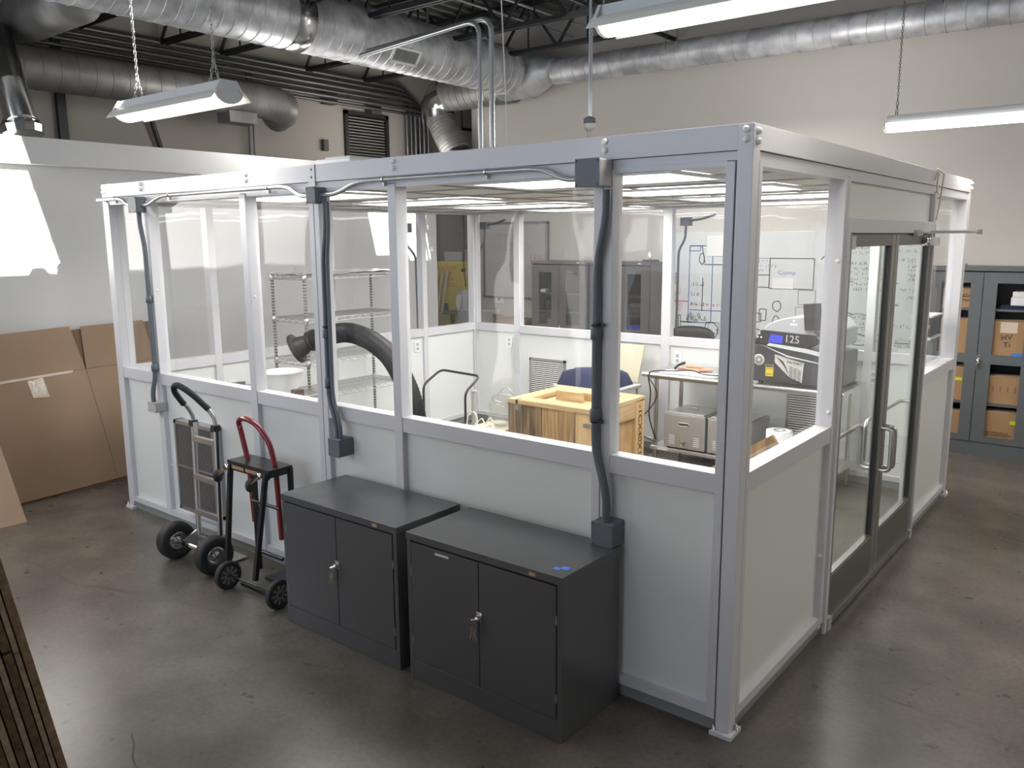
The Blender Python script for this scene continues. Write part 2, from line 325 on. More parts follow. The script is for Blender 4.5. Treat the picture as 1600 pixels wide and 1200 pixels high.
JL = [(1.25, 'steel roof joist nearest the camera, above the left hanging lamp'), (2.2, 'second open-web roof joist from the camera, crossing behind the bright duct'), (2.95, 'third open-web roof joist from the camera'), (4.2, 'fourth open-web roof joist, just before the duct junction'), (5.2, 'open-web roof joist nearest the back wall, by the duct junction')]
for y, lb in JL:
    j = joist(y, -7.95, 4.7, 4.28); j['label'] = lb
br = thing('bridging_angle', 'dark steel bridging angles running lengthwise under the roof joists', 'steel', (-3, 2, 4.3))
obj('angle', MB().bar((-3.6, -3, 4.40), (-3.6, 6.2, 4.40), .04, .04).bar((-6.6, -3, 4.40), (-6.6, 6.2, 4.40), .04, .04), 'joist', br)
# row of old conduits under the deck along the far-left wall, turning down in a bundle
for i in range(6):
    z = 4.30-.075*i; yb = 6.35+.07*i-.35
    pc = obj('ceiling_conduit', MB().tube(rounded([(-7.9+.02*i, -3, z), (-7.9+.02*i, yb, z), (-7.9+.02*i, yb, 0.02)], .22), .022 if i % 2 else .03, 8), 'pipeold')
    tag(pc, ['topmost', 'second', 'third', 'fourth', 'fifth', 'lowest'][i]+' of the six old metal conduits bending down the far left wall', 'conduit', 'old conduits on the far left wall')
for x, z in ((-5.0, 4.62), (-4.6, 4.62), (-6.0, 4.6), (-7.2, 4.6)):
    tag(obj('ceiling_conduit', MB().tube([(x, -3, z), (x, 6.1, z)], .016, 8), 'pipe'), {-5.0: 'thin bright conduit under the roof just right of the big duct', -4.6: 'rightmost thin conduit strapped under the roof joists', -6.0: 'thin bright conduit under the roof left of the big duct', -7.2: 'leftmost thin bright conduit under the roof'}[x], 'conduit', 'thin conduits through the joists')
for k, (y, z) in enumerate([(5.35, 3.95), (4.55, 4.0)]):
    tag(obj('conduit_box', MB().box(-7.98, -7.84, y-.09, y+.09, z-.09, z+.09), 'dkgrey', bevel=.005), ['dark square conduit box high on the far left wall near the louver', 'dark square conduit box high on the far left wall, nearer the camera'][k], 'box')
# louver
lv = thing('wall_louver', 'dark louvred vent high in the far left wall', 'vent', (-7.98, 5.27, 3.0))
obj('frame', MB().box(-8, -7.95, 4.86, 4.91, 2.95, 3.88).box(-8, -7.95, 5.63, 5.68, 2.95, 3.88).box(-8, -7.95, 4.86, 5.68, 3.83, 3.88).box(-8, -7.95, 4.86, 5.68, 2.95, 3.0), 'louv', lv)
for i in range(20):
    z = 3.02+i*.041
    obj('slat', MB().prism([(-7.995, 4.91, z+.03), (-7.96, 4.91, z), (-7.957, 4.91, z+.004), (-7.992, 4.91, z+.034)], (0, .72, 0)), 'louv', lv)
tag(obj('wall_box', MB().box(-7.99, -7.93, 4.45, 4.53, 3.3, 3.45), 'dkgrey', bevel=.004), 'tiny dark wall box left of the louvred vent', 'box')
tag(obj('hanging_cable', MB().tube([(-7.93, 1.95, 3.75), (-7.9, 2.0, 3.4), (-7.92, 2.1, 3.1), (-7.92, 1.98, 2.5)], .03, 8), 'blackp'), 'thick black cable dropping behind the left lamp', 'cable')
tag(obj('wall_conduit', MB().tube([(-7.95, 3.3, 4.2), (-7.95, 3.3, 2)], .018, 6).tube([(-7.95, 3.36, 4.2), (-7.95, 3.36, 2)], .012, 6), 'pipeold'), 'pair of thin vertical conduits on the far wall right of the left lamp', 'conduit')

# ---- ducts
def ribbed(mb, a, b, r, pitch=.13, n=28, cap=True, h=.006):
    a = Vector(a); b = Vector(b); L = (b-a).length; prof = [(0, 0)] if cap else []
    t = 0; d = (b-a).normalized()
    mb.lathe([(0, 0), (0, 0)] and [(r, 0), (r, L)], a, d, n)
    if cap: mb.lathe([(0, 0), (r, 0)], a, d, n, False); mb.lathe([(r, L), (0, L)], a, d, n, False)
    t = pitch
    while t < L:
        for p in ([(r, -.005), (r+h, -.002)], [(r+h, -.002), (r+h, .003)], [(r+h, .003), (r, .006)]): mb.lathe(p, a+d*t, d, n)
        t += pitch
    return mb
JX, JY, JZ = -5.52, 5.75, 4.17
dm = thing('main_duct', 'big bright spiral duct running from the upper left to the back wall', 'duct', (JX, 2, 3.9))
obj('duct_body', ribbed(MB(), (JX, -6, JZ), (JX, 5.42, JZ), .285), 'galv', dm)
obj('coupling', MB().lathe([(.287, 0), (.296, .01), (.296, .19), (.287, .2)], (JX, 2.05, JZ), (0, 1, 0), 32), 'galvs', dm, label='shiny plain coupling band')
g = obj('grille', MB().box(0, .012, -.20, .20, -.09, -.065).box(0, .012, -.20, .20, .065, .09).box(0, .012, -.20, -.17, -.09, .09).box(0, .012, .17, .20, -.09, .09), 'bowl', dm, label='small white supply grille')
gl = MB()
for i in range(16): gl.box(-.02, .006, -.165+i*.0215, -.160+i*.0215, -.065, .065)
gb = obj('grille_blade', gl, 'boxw', g); gk = obj('grille_back', MB().box(-.03, -.022, -.17, .17, -.065, .065), 'cabd', g)
ga = -.62
g.location = (.294*math.cos(ga), 3.42-2, JZ-3.9+.292*math.sin(ga)); g.rotation_euler = (0, -ga, 0)
for q in (g,): q.data.transform(Matrix.Translation(Vector(ORG[dm])))
for q in (gb, gk): q.data.transform(Matrix.Translation(Vector(ORG[dm])))
for y in (1.0, 4.0): obj('hanger_strap', MB().box(JX-.006, JX+.006, y, y+.03, JZ+.28, 4.9), 'galvd', dm)
# junction: turn from Y to X
jn = thing('duct_junction', 'wide round duct junction where the ducts meet at the back wall', 'duct', (JX, JY, 3.88))
obj('junction_body', MB().lathe([(0, -.02), (.28, -.02), (.29, 0), (.29, .45), (.285, .50), (.155, .78), (.15, .86), (0, .86)], (JX-.32, JY, JZ), (1, 0, 0), 32), 'galv', jn)
obj('seam_ring', MB().lathe([(.286, 0), (.30, .006), (.30, .03), (.286, .036)], (JX+.12, JY, JZ), (1, 0, 0), 32), 'galv', jn)
rd = thing('side_duct', 'thinner spiral duct running right along the back wall', 'duct', (0, JY, 3.9))
obj('duct_body', ribbed(MB(), (JX+.52, JY, JZ-.03), (4.7, JY, JZ-.13), .148, .17, 24), 'galv', rd)
for k, x in enumerate((-3.4, -.6, 2.2)): obj('hanger_wire', MB().tube([(x, JY-.15, JZ), (x, JY-.05, 4.9)], .004, 5).tube([(x, JY+.15, JZ), (x, JY+.05, 4.9)], .004, 5), 'pipeold', rd)
bd = thing('branch_duct', 'dull spiral branch duct turning down past the back corner', 'duct', (-6.9, 5.85, 3.3))
obj('duct_body', ribbed(MB(), (JX-.25, 5.88, JZ-.06), (-6.95, 5.88, JZ-.06), .24, .12, 28), 'galvd', bd)
obj('elbow', MB().tube([(-6.93, 5.88, JZ-.06), (-7.08, 5.885, JZ-.10), (-7.16, 5.89, JZ-.22), (-7.16, 5.9, JZ-.36)], .242, 24), 'galvs', bd, label='shiny elbow')
obj('flex_duct', ribbed(MB(), (-7.14, 5.9, JZ-.34), (-6.85, 5.92, 3.3), .2, .05, 24, h=.012), 'galvd', bd)
obj('boot', MB().lathe([(.22, 0), (.25, .1), (.25, .3), (0, .3)], (-6.84, 5.92, 3.32), (0, 0, -1), 24), 'galvd', bd)
kd = thing('dark_duct', 'dusty dark spiral duct along the upper left wall', 'duct', (-7, 1, 3.3))
obj('duct_body', ribbed(MB(), (-7.05, -5.0, 3.66), (-7.05, 2.9, 3.66), .185, .16, 26, h=.004), 'galvd', kd)
obj('elbow', MB().tube([(-7.05, 2.88, 3.66), (-7.05, 3.05, 3.65), (-7.09, 3.17, 3.63), (-7.2, 3.24, 3.60), (-7.35, 3.26, 3.57)], .19, 26), 'galvd', kd)
obj('collar', MB().box(-7.16, -6.92, 2.35, 2.7, 3.38, 3.50), 'galvd', kd)
cd = thing('cross_duct', 'plain grey duct crossing to the left from the bright duct', 'duct', (-6.5, .1, 3.7))
obj('duct_body', MB().lathe([(0, 0), (.20, 0), (.20, 1.0), (0, 1.0)], (-5.78, .28, 4.02), (-1, 0, 0), 28), 'galvd', cd)
vd = thing('shiny_duct', 'shiny vertical smooth duct at the upper left edge of the view', 'duct', (-6.9, .05, 2.9))
obj('duct_body', MB().lathe([(0, 0), (.115, 0), (.12, .01), (.12, .35), (.124, .36), (.12, .37), (.12, .84), (0, .84)], (-6.36, .0, 3.08), (-.42, 0, 1), 24), 'galvs', vd)
obj('foil_wrap', MB().lathe([(.10, -.02), (.16, .02), (.17, .08), (.14, .13), (.12, .17)], (-6.40, .02, 2.97), (-.2, 0, 1), 14, smooth=False), 'galvs', vd, label='crumpled foil wrap')

# ---- risers, sensor, hanging wires above the clean room
for k, (x, r) in enumerate(((-3.045, .018), (-2.96, .021))):
    tag(obj('riser_conduit', MB().tube(rounded([(-4.3-.1+.05*k, 2.0+.04*k, 3.66+.035*k), (x, 2.0+.04*k, 3.74+.02*k), (x, 2.0+.04*k, 2.53)], .13, 6), r, 10).lathe([(r+.005, 0), (r+.005, .05)], (x, 2.0+.04*k, 3.15), (0, 0, 1), 10), 'pipe'),
        ['left of the two tall grey conduits rising from the clean room roof', 'right of the two tall grey conduits rising from the clean room roof'][k], 'conduit', 'tall conduits above the enclosure')
sn = thing('hanging_sensor', 'small round grey detector hanging from a rod above the clean room', 'sensor', (-1.38, 1.0, 2.7))
obj('rod', MB().tube([(-1.385, 1.0, 2.77), (-1.385, 1.0, 4.6)], .009, 8), 'pipe', sn)
obj('wire', MB().tube([(-1.372, .995, 2.77), (-1.365, .99, 3.2), (-1.383, .985, 3.6), (-1.375, .99, 4.6)], .004, 6), 'pipe', sn)
obj('collar', MB().lathe([(0, 0), (.034, 0), (.034, .028), (.01, .04)], (-1.385, 1.0, 2.735), (0, 0, 1), 18), 'pvc', sn)
obj('detector_head', MB().lathe([(0, 0), (.022, 0), (.034, .02), (.033, .04)], (-1.385, 1.0, 2.697), (0, 0, 1), 18), 'boxw', sn)
obj('lead', MB().tube([(-1.395, 1.0, 2.70), (-1.41, 1, 2.6), (-1.42, 1, 2.4)], .002, 4).tube([(-1.38, 1.0, 2.70), (-1.385, 1, 2.6), (-1.38, 1, 2.4)], .002, 4), 'pipeold', sn)
tag(obj('hanging_wire', MB().tube([(-2.83, 2.0, 3.9), (-2.80, 2.0, 3.3), (-2.77, 2.0, 2.6)], .004, 6), 'paper'), 'thin pale wire hanging right of the tall conduits', 'wire')
tag(obj('roof_lamp_housing', MB().prism([(-2.95, .30, 2.52), (-2.62, .30, 2.52), (-2.62, .62, 2.52), (-2.95, .62, 2.52)], (0, 0, .065)).box(-2.9, -2.66, .34, .58, 2.585, 2.60), 'bowl', bevel=.01), 'pale flat housing lying on the clean room roof beam', 'housing')

# ================================================================== hanging fluorescent lamps
def fluor(x0, x1, y, z, label, chains, style=0, power=40):
    t = thing('fluorescent_lamp', label, 'lamp', ((x0+x1)/2, y, z), 'fluorescent lamps on chains')
    obj('housing', MB().prism([(x0+.02, y-.055, z+.065), (x0+.02, y+.055, z+.065), (x0+.02, y+.045, z+.12), (x0+.02, y-.045, z+.12)], (x1-x0-.04, 0, 0)), 'housing', t, bevel=.003)
    if style == 0:
        for s in (-1, 1):
            pr = [(x0, y+s*(.05+.075*u), z+.07-.045*u*u-.015*u) for u in (0, .25, .5, .75, 1)]
            pr += [(x0, p[1], p[2]+.004) for p in reversed(pr)]
            obj('reflector', MB().prism(pr, (x1-x0, 0, 0)), 'refl', t)
        lp = [(x0+.03, y+.085*math.cos(a), z+.055-.062*math.sin(a)) for a in [math.pi*i/10 for i in range(11)]]
        obj('lens', MB().prism(lp, (x1-x0-.06, 0, 0)), 'lens', t)
        for xx in (x0+.012, x1-.03):
            cp = [(xx, y+.088*math.cos(a), z+.06-.068*math.sin(a)) for a in [math.pi*i/10 for i in range(11)]]+[(xx, y-.05, z+.12), (xx, y+.05, z+.12)]
            obj('end_cap', MB().prism(cp, (.018, 0, 0)), 'housing', t)
    else:
        for s in (-1, 1): obj('tube', MB().tube([(x0+.04, y+s*.04, z+.035), (x1-.04, y+s*.04, z+.035)], .02, 12), 'tube', t)
        lp = [(x0+.02, y+.08*math.cos(a), z+.06-.062*math.sin(a)) for a in [math.pi*i/10 for i in range(11)]]
        obj('lens', MB().prism(lp, (x1-x0-.03, 0, 0)), 'tube', t)
        obj('end_cap', MB().prism([(x0, p[1], p[2]) for p in lp], (.022, 0, 0)), 'refl', t)
    for xx, top in chains:
        mb = MB(); kz = z+.12+.13
        chain(mb, (xx, y-.03, z+.12), (xx, y, kz)); chain(mb, (xx, y+.03, z+.12), (xx, y, kz)); chain(mb, (xx, y, kz), (xx+top, y, 4.3))
        obj('chain', mb, 'pipeold' if style else 'satin', t)
    area('lamp_glow', ((x0+x1)/2, y, z-.02), DOWN, x1-x0-.1, .14, power, WARM)
    return t
fluor(-4.12, -2.93, -.27, 2.86, 'lit fluorescent lamp with reflector wings at the upper left', [(-3.93, -.02), (-3.08, 0)], power=7)
fluor(-.83, .50, .24, 2.985, 'lit fluorescent lamp at the top edge, largest and nearest', [(-.62, 0), (.3, 0)], power=14)
fluor(-.575, .66, 3.92, 2.885, 'lit fluorescent lamp low at the right edge before the back wall', [(-.50, 0), (.5, 0)], 1, power=20)

# ================================================================== CLEAN ROOM
L_, W_, HT = 5.09, 4.25, 2.52
cr = thing('clean_room', 'white framed modular clean room enclosure with clear vinyl windows', 'enclosure', (-2.5, 2.1, 0))
ZS1, ZS0, ZB1, ZB0 = 1.145, 1.062, .105, .062
ZT = 2.368
# map(u, d, z): u along wall, d depth inward from the outer face
walls = {
 'front': lambda u, d, z: (u, d, z), 'back': lambda u, d, z: (u, W_-d, z),
 'right': lambda u, d, z: (-d, u, z), 'left': lambda u, d, z: (-L_+d, u, z)}
def wb(f, u0, u1, d0, d1, z0, z1, mb=None):
    a = f(u0, d0, z0); b = f(u1, d1, z1); mb = mb or MB()
    return mb.box(min(a[0], b[0]), max(a[0], b[0]), min(a[1], b[1]), max(a[1], b[1]), z0, z1)
TH = .085
def bay(f, u0, u1, full=False, out='panel'):
    # stiles are given by posts; this makes the sill, rails, panel, base and pane between posts
    obj('sill_rail', wb(f, u0, u1, .004, TH, ZS0, ZS1), 'white', cr, bevel=.002)
    obj('bottom_rail', wb(f, u0, u1, .004, TH, ZB0, ZB1), 'white', cr)
    obj('head_rail', wb(f, u0, u1, .008, TH, ZT, ZT+.02), 'white', cr)
    obj('wall_panel', wb(f, u0, u1, .035, .06, ZB1, ZS0), 'panel', cr)
    obj('window_pane', wb(f, u0, u1, .058, .061, ZS1, ZT), 'g1', cr)
def post(f, u0, u1, z0=ZB0, z1=2.385, d0=0, d1=TH): return obj('post', wb(f, u0, u1, d0, d1, z0, z1), 'white', cr, bevel=.0025)
F = walls['front']
fp = [(-L_+.062, -5.003), (-4.512, -4.447), (-3.325, -3.262), (-2.645, -2.602), (-2.597, -2.554), (-1.99, -1.93), (-.706, -.662), (-.657, -.612), (-.108, -.070)]
for a, b in fp: post(F, a, b)
fe = [(-5.003, -4.512), (-4.447, -3.325), (-3.262, -2.645), (-2.554, -1.99), (-1.93, -.706), (-.612, -.108)]
for a, b in fe: bay(F, a, b)
Bk = walls['back']
bp_ = [(-L_+.062, -4.99), (-4.44, -4.36), (-3.27, -3.20), (-2.60, -2.505), (-1.965, -1.90), (-.69, -.62), (-.108, -.07)]
for a, b in bp_: post(Bk, a, b)
for a, b in zip(bp_, bp_[1:]): bay(Bk, a[1], b[0])
Lf = walls['left']
lp_ = [(.068, .11), (.80, .865), (2.05, 2.12), (3.31, 3.375), (4.14, 4.182)]
for a, b in lp_: post(Lf, a, b)
for a, b in zip(lp_, lp_[1:]): bay(Lf, a[1], b[0])
Rt = walls['right']
for a, b in [(.066, .10), (1.145, 1.18), (1.185, 1.217), (3.05, 3.10), (4.15, 4.182)]: post(Rt, a, b)
bay(Rt, .10, 1.145); bay(Rt, 3.10, 4.15)
# transom above the doors
obj('transom_panel', wb(Rt, 1.217, 3.05, .03, .05, 2.19, 2.37), 'panel', cr)
obj('door_header', wb(Rt, 1.217, 3.05, -.012, TH, 2.115, 2.19), 'white', cr, bevel=.003)
obj('head_rail', wb(Rt, 1.217, 3.05, .008, TH, 2.368, 2.388), 'white', cr)
obj('door_jamb', wb(Rt, 1.19, 1.222, -.014, .0, 0, 2.17).box(-.0, .014, 3.045, 3.07, 0, 2.17), 'white', cr)
# beams (upper) and second rail
for nm, f, a, b in (('front', F, -L_+.06, -.062), ('back', Bk, -L_+.06, -.06), ('right', Rt, .062, W_-.06), ('left', Lf, .06, W_-.06)):
    if nm == 'front':
        obj('top_beam', wb(f, a, -2.575, .0, .10, 2.424, HT), 'white', cr, bevel=.002)
        obj('top_beam', wb(f, -2.568, b, .0, .10, 2.424, HT), 'white', cr, bevel=.002)
        obj('splice_plate', wb(f, -2.63, -2.572, -.004, 0, 2.40, HT-.002), 'white', cr)
        for z in (2.45, 2.492): obj('screw', MB().lathe([(0, .002), (.006, .002), (.007, 0)], (-2.60, -.004, z), (0, -1, 0), 8), 'dkgrey', cr)
    else: obj('top_beam', wb(f, a, b, .0, .10, 2.424, HT), 'white', cr, bevel=.002)
    obj('upper_rail', wb(f, a, b, .012, .09, 2.388, 2.422), 'white', cr, bevel=.0015)
    if nm == 'right':
        obj('base_trim', wb(f, .066, 1.18, .02, .07, 0, .062), 'base', cr); obj('base_trim', wb(f, 3.06, W_-.06, .02, .07, 0, .062), 'base', cr)
    else: obj('base_trim', wb(f, a, b, .02, .07, 0, .062), 'base', cr)
for x, y in ((-.064, 0), (-L_, 0), (-.064, W_-.064), (-L_, W_-.064)):
    obj('corner_post', MB().box(x, x+.064, y, y+.064, .02, HT), 'white', cr, bevel=.003)
    sx = 1 if x > -1 else -1; cx = x+.032; cy = y+.032; sy = -1 if y < 1 else 1
    fpz = obj('foot_plate', MB().box(cx-.05, cx+.05, cy-.055, cy+.055, 0, .02), 'white', cr, bevel=.002)
    for dx, dy in ((-.038, -.04), (.040, .02)):
        obj('anchor_bolt', MB().lathe([(.014, 0), (.014, .003), (.009, .004), (.009, .014), (.005, .015), (.005, .026), (0, .026)], (cx+dx, cy+dy, .02), (0, 0, 1), 8), 'steelbolt', fpz)
def bolt(p, ax, parent=cr): obj('bolt_cap', MB().lathe([(.0145, 0), (.0145, .004), (.011, .013), (.006, .016), (0, .0165)], p, ax, 14), 'bolt', parent)
for x in (-.030, -.652, -1.935, -3.232, -4.503, -5.06):
    for z in (2.497, 2.462): bolt((x, 0, z), (0, -1, 0))
for y in (.032, W_-.032):
    for z in (2.492, 2.455): bolt((0, y, z), (1, 0, 0))
for z in (2.492, 2.455): bolt((-.03, W_, z), (0, 1, 0))
for f, u in ((F, -4.446), (F, -3.261), (F, -2.553)):     # small caps on post sides
    for z in (1.75, .45): obj('bolt_cap', MB().lathe([(.009, 0), (.008, .003), (0, .004)], (u, .03, z), (1, 0, 0), 10), 'bolt', cr)
for y, z in ((1.144, 1.98), (1.144, 1.22), (1.144, .45)): obj('bolt_cap', MB().lathe([(.012, 0), (.01, .004), (0, .005)], (-.02, y, z), (0, -1, 0), 12), 'bolt', cr)
# ceiling grid and tiles
tw, td = 4.92/8, 4.08/7
tm = None
for i in range(8):
    for j in range(7):
        x = -5.0+i*tw; y = .085+j*td
        if tm is None:
            tm = obj('ceiling_tile', MB().box(-2.5, -2.5+tw-.022, 2.1, 2.1+td-.022, 0, .012), 'tile', cr)
            t_ = tm
        else:
            t_ = tm.copy(); C.objects.link(t_)
        t_.location = (x+.011+2.5-2.5+2.5, y+.011-2.1, 2.392)
        t_.location = (x+.011-(-2.5), y+.011-2.1, 2.392)
gm = MB()
for i in range(9): gm.box(-5.0+i*tw-.012, -5.0+i*tw+.012, .085, 4.165, 2.386, 2.396)
for j in range(8): gm.box(-5.0, -.08, .085+j*td-.012, .085+j*td+.012, 2.385, 2.3955)
obj('ceiling_grid', gm, 'grid', cr)
obj('roof_cover', MB().box(-5.03, -.06, .06, 4.19, 2.41, 2.42), 'panel', cr)
# vents in the wall panels
def wall_vent(f, u0, u1, z0, z1, d0, d1, slat=.022, mslat='filtf', mback='cabd', name='wall_vent', lab=None, mid=False, vertical=False):
    dm_ = (d0+d1)/2; sa, sb = (d0+.004, dm_) if vertical else (dm_+.004, d1-.002)
    r = obj(name, wb(f, u0, u1, d0, d1, z0, z0+.025, wb(f, u0, u1, d0, d1, z1-.025, z1, wb(f, u0, u0+.025, d0, d1, z0, z1, wb(f, u1-.025, u1, d0, d1, z0, z1)))), 'filtf', cr, label=lab)
    obj('vent_back', wb(f, u0+.02, u1-.02, (d0+d1)/2, (d0+d1)/2+.004, z0+.02, z1-.02), mback, r)
    mb = MB()
    if vertical:
        u = u0+.03
        while u < u1-.03: wb(f, u, u+slat*.35, sa, sb, z0+.025, z1-.025, mb); u += slat
    else:
        z = z0+.03
        while z < z1-.03: wb(f, u0+.025, u1-.025, sa, sb, z, z+slat*.5, mb); z += slat
    obj('slats', mb, mslat, r, kind='stuff')
    if mid: wb_ = obj('divider', wb(f, (u0+u1)/2-.008, (u0+u1)/2+.008, d0-.003, d1, z0, z1, wb(f, u0, u1, d0-.003, d1, (z0+z1)/2-.006, (z0+z1)/2+.006)), 'filtf', r)
    return r
wall_vent(F, -4.255, -3.755, .17, .835, -.035, .04, .010, 'filt', 'cabd', 'filter_vent', 'pleated charcoal filter vent', True, True)
wall_vent(Bk, -4.22, -3.74, .22, .80, .065, .09, .022, 'bolt')
wall_vent(Bk, -1.32, -.95, .20, .80, .065, .09, .022, 'bolt')
wall_vent(Lf, 1.2, 1.6, .20, .80, .065, .09, .022, 'bolt')
# ceiling light panels
k = 0
for col, (a, b) in enumerate(((-1.60, -.48), (-3.82, -2.70))):
    for row, y in enumerate((.24, 1.40, 2.50, 3.58)):
        lab = ('right' if col == 0 else 'left')+' column, '+['row nearest the front windows', 'second row from the front', 'third row from the front', 'row nearest the back'][row]
        t = thing('ceiling_light', 'lit panel lamp in clean room ceiling, '+lab, 'lamp', ((a+b)/2, y+.25, 2.36), 'panel lamps in the clean room ceiling')
        obj('frame', MB().box(a-.03, b+.03, y-.03, y, 2.372, 2.386).box(a-.03, b+.03, y+.5, y+.53, 2.372, 2.386).box(a-.03, a, y, y+.5, 2.372, 2.386).box(b, b+.03, y, y+.5, 2.372, 2.386), 'bowl', t)
        obj('diffuser', MB().box(a, b, y, y+.5, 2.376, 2.384), 'led', t)
        area('panel_glow', ((a+b)/2, y+.25, 2.365), DOWN, b-a, .5, 17, (1, .985, .95))
# wall outlets
def outlet(f, u, z, lab, dd=-.006, dep=TH):
    r = thing('wall_outlet', lab, 'outlet', f(u, dep, z-.06), 'wall plates inside the clean room')
    obj('plate', wb(f, u-.04, u+.04, dep, dep+.012, z-.06, z+.06), 'bowl', r, bevel=.002)
    obj('socket', wb(f, u-.018, u+.018, dep+.012, dep+.0135, z+.008, z+.04, wb(f, u-.018, u+.018, dep+.012, dep+.0135, z-.04, z-.008)), 'boxw', r)
outlet(Bk, -2.42, .94, 'white wall outlet above the orange papers on the bench', dep=.06)
outlet(Bk, -4.52, .95, 'white wall plate on the back wall left of its vent', dep=.06)
outlet(Bk, -.60, .93, 'white wall outlet seen through the left glass door leaf', dep=.06)
outlet(Lf, 3.22, .96, 'white wall plate on the left wall near the back corner', dep=.06)
outlet(Lf, .95, .85, 'white wall outlet low on the left wall near the front', dep=.06)
# doors
def door(y0, y1, hand):
    d = obj('door_leaf', MB().box(-.045, 0, y0, y1, 2.045, 2.11).box(-.045, 0, y0, y1, .03, .29), 'alud', cr, bevel=.002)
    obj('stile', MB().box(-.046, .001, y0, y0+.07, .03, 2.11).box(-.046, .001, y1-.07, y1, .03, 2.11), 'alu', d, bevel=.003)
    obj('glazing_bead', MB().box(-.035, -.004, y0+.07, y0+.08, .29, 2.045).box(-.035, -.004, y1-.08, y1-.07, .29, 2.045).box(-.035, -.004, y0+.07, y1-.07, .29, .305), 'satin', d)
    obj('gasket', MB().box(-.034, -.005, y1-.0865, y1-.08, .30, 2.045).box(-.034, -.005, y0+.08, y0+.084, .30, 2.045), 'gasket', d)
    obj('glass_pane', MB().box(-.026, -.020, y0+.084, y1-.0865, .305, 2.045), 'g2', d)
    obj('sweep', MB().box(-.005, .012, y0, y1, .018, .05), 'satin', d)
    yh = y1-.035 if hand else y0+.035
    obj('pull_handle', MB().tube(rounded([(0, yh, .965), (.065, yh, .965), (.065, yh, .705), (0, yh, .705)], .035, 5), .0125, 12), 'satin', d)
    if hand: pts = [(-.045, yh, .705), (-.11, yh, .705), (-.11, yh, .955), (-.11, yh-.05, .975), (-.11, y0+.04, .975), (-.045, y0+.04, .975)]
    else: pts = [(-.045, yh, .705), (-.11, yh, .705), (-.11, yh, .955), (-.11, yh+.05, .975), (-.11, y1-.04, .975), (-.045, y1-.04, .975)]
    obj('push_bar', MB().tube(rounded(pts, .035, 5), .0125, 12), 'satin', d)
    return d
d1 = door(1.222, 2.128, True); d2 = door(2.136, 3.042, False)
obj('header_gap', MB().box(-.03, -.005, 1.222, 3.045, 2.109, 2.116), 'gasket', cr)
obj('pivot_block', MB().box(0, .022, 1.225, 1.285, 2.035, 2.10), 'satin', d1); obj('pivot_block', MB().box(-.005, .02, 1.235, 1.285, .0, .075), 'boxw', d1)
obj('pivot_block', MB().box(-.005, .02, 2.99, 3.035, .0, .06), 'boxw', d2)
cl = obj('door_closer', MB().box(0, .055, 2.78, 3.02, 2.035, 2.09).lathe([(0, 0), (.03, 0), (.03, .05), (0, .05)], (.03, 2.80, 2.04), (0, 0, 1), 16).lathe([(0, 0), (.028, 0), (.028, .05), (0, .05)], (.03, 3.0, 2.04), (0, 0, 1), 16), 'chrome', cr, bevel=.004)
obj('closer_arm', MB().box(-.012+.03, .03+.012, 2.83, 2.87, 2.09, 2.12).bar((.03, 2.85, 2.125), (.31, 2.85, 2.125), .022, .012).bar((.31, 2.85, 2.117), (.03, 2.55, 2.117), .02, .008).lathe([(.014, 0), (.014, .03)], (.31, 2.85, 2.105), (0, 0, 1), 10), 'satin', cl)
obj('closer_shoe', MB().box(0.012, .035, 2.48, 2.62, 2.10, 2.135), 'satin', cl)

# ================================================================== conduits on the front of the clean room
def cond(name, pts, r, m, lab, grp, collars=(), clamps=(), parent=None, rad=.12):
    t = thing(name, lab, 'conduit', pts[-1], grp)
    obj('pipe', MB().tube(rounded(pts, rad, 6), r, 12), m, t)
    for p in collars: obj('coupling', MB().lathe([(r+.001, 0), (r+.007, .004), (r+.007, .05), (r+.001, .055)], p, (0, 0, 1), 14), m, t)
    for p in clamps: obj('clamp', MB().lathe([(r+.001, 0), (r+.006, .001), (r+.006, .014), (r+.001, .015)], p, (0, 0, 1), 14).box(p[0]+r, p[0]+r+.022, p[1]-.005, p[1]+.005, p[2], p[2]+.014), 'blackp', t)
    return t
def jbox(x0, x1, y0, y1, z0, z1, lab, m='boxg', side='boxg', cat='box'):
    t = thing('junction_box', lab, cat, ((x0+x1)/2, y0, z0))
    obj('body', MB().box(x0, x1, y0+.006, y1, z0, z1), side, t, bevel=.008)
    obj('cover', MB().box(x0-.001, x1+.001, y0, y0+.006, z0-.001, z1+.001), m, t, bevel=.003)
    q = .009
    for x in (x0+q, x1-q):
        for z in (z0+q, z1-q): obj('screw', MB().lathe([(.004, 0), (.004, .002), (0, .002)], (x, y0, z), (0, -1, 0), 8), 'dkgrey', t)
    return t
g1_, g2_ = 'vertical slate conduits on the front wall', 'junction boxes on the clean room front'
cond('conduit', [(-4.507, -.03, 2.31), (-4.507, -.03, 2.21), (-4.478, -.022, 2.06), (-4.478, -.022, 1.12), (-4.50, -.04, 1.02), (-4.50, -.04, .925)], .0165, 'pvc', 'leftmost vertical slate conduit on the front wall, down its leftmost wide post', g1_, [(-4.478, -.022, 1.66), (-4.479, -.022, 1.16)], [], rad=.07)
cond('conduit', [(-2.462, -.03, 2.31), (-2.462, -.03, 2.16), (-2.505, -.022, 2.0), (-2.512, -.022, 1.20), (-2.43, -.04, 1.04), (-2.43, -.04, .965)], .0155, 'pvc', 'middle vertical slate conduit, front one of a close pair by the splice post', g1_, [(-2.507, -.022, 1.54), (-2.508, -.022, 1.26)], [(-2.507, -.022, 1.60), (-2.511, -.022, 1.25)], rad=.07)
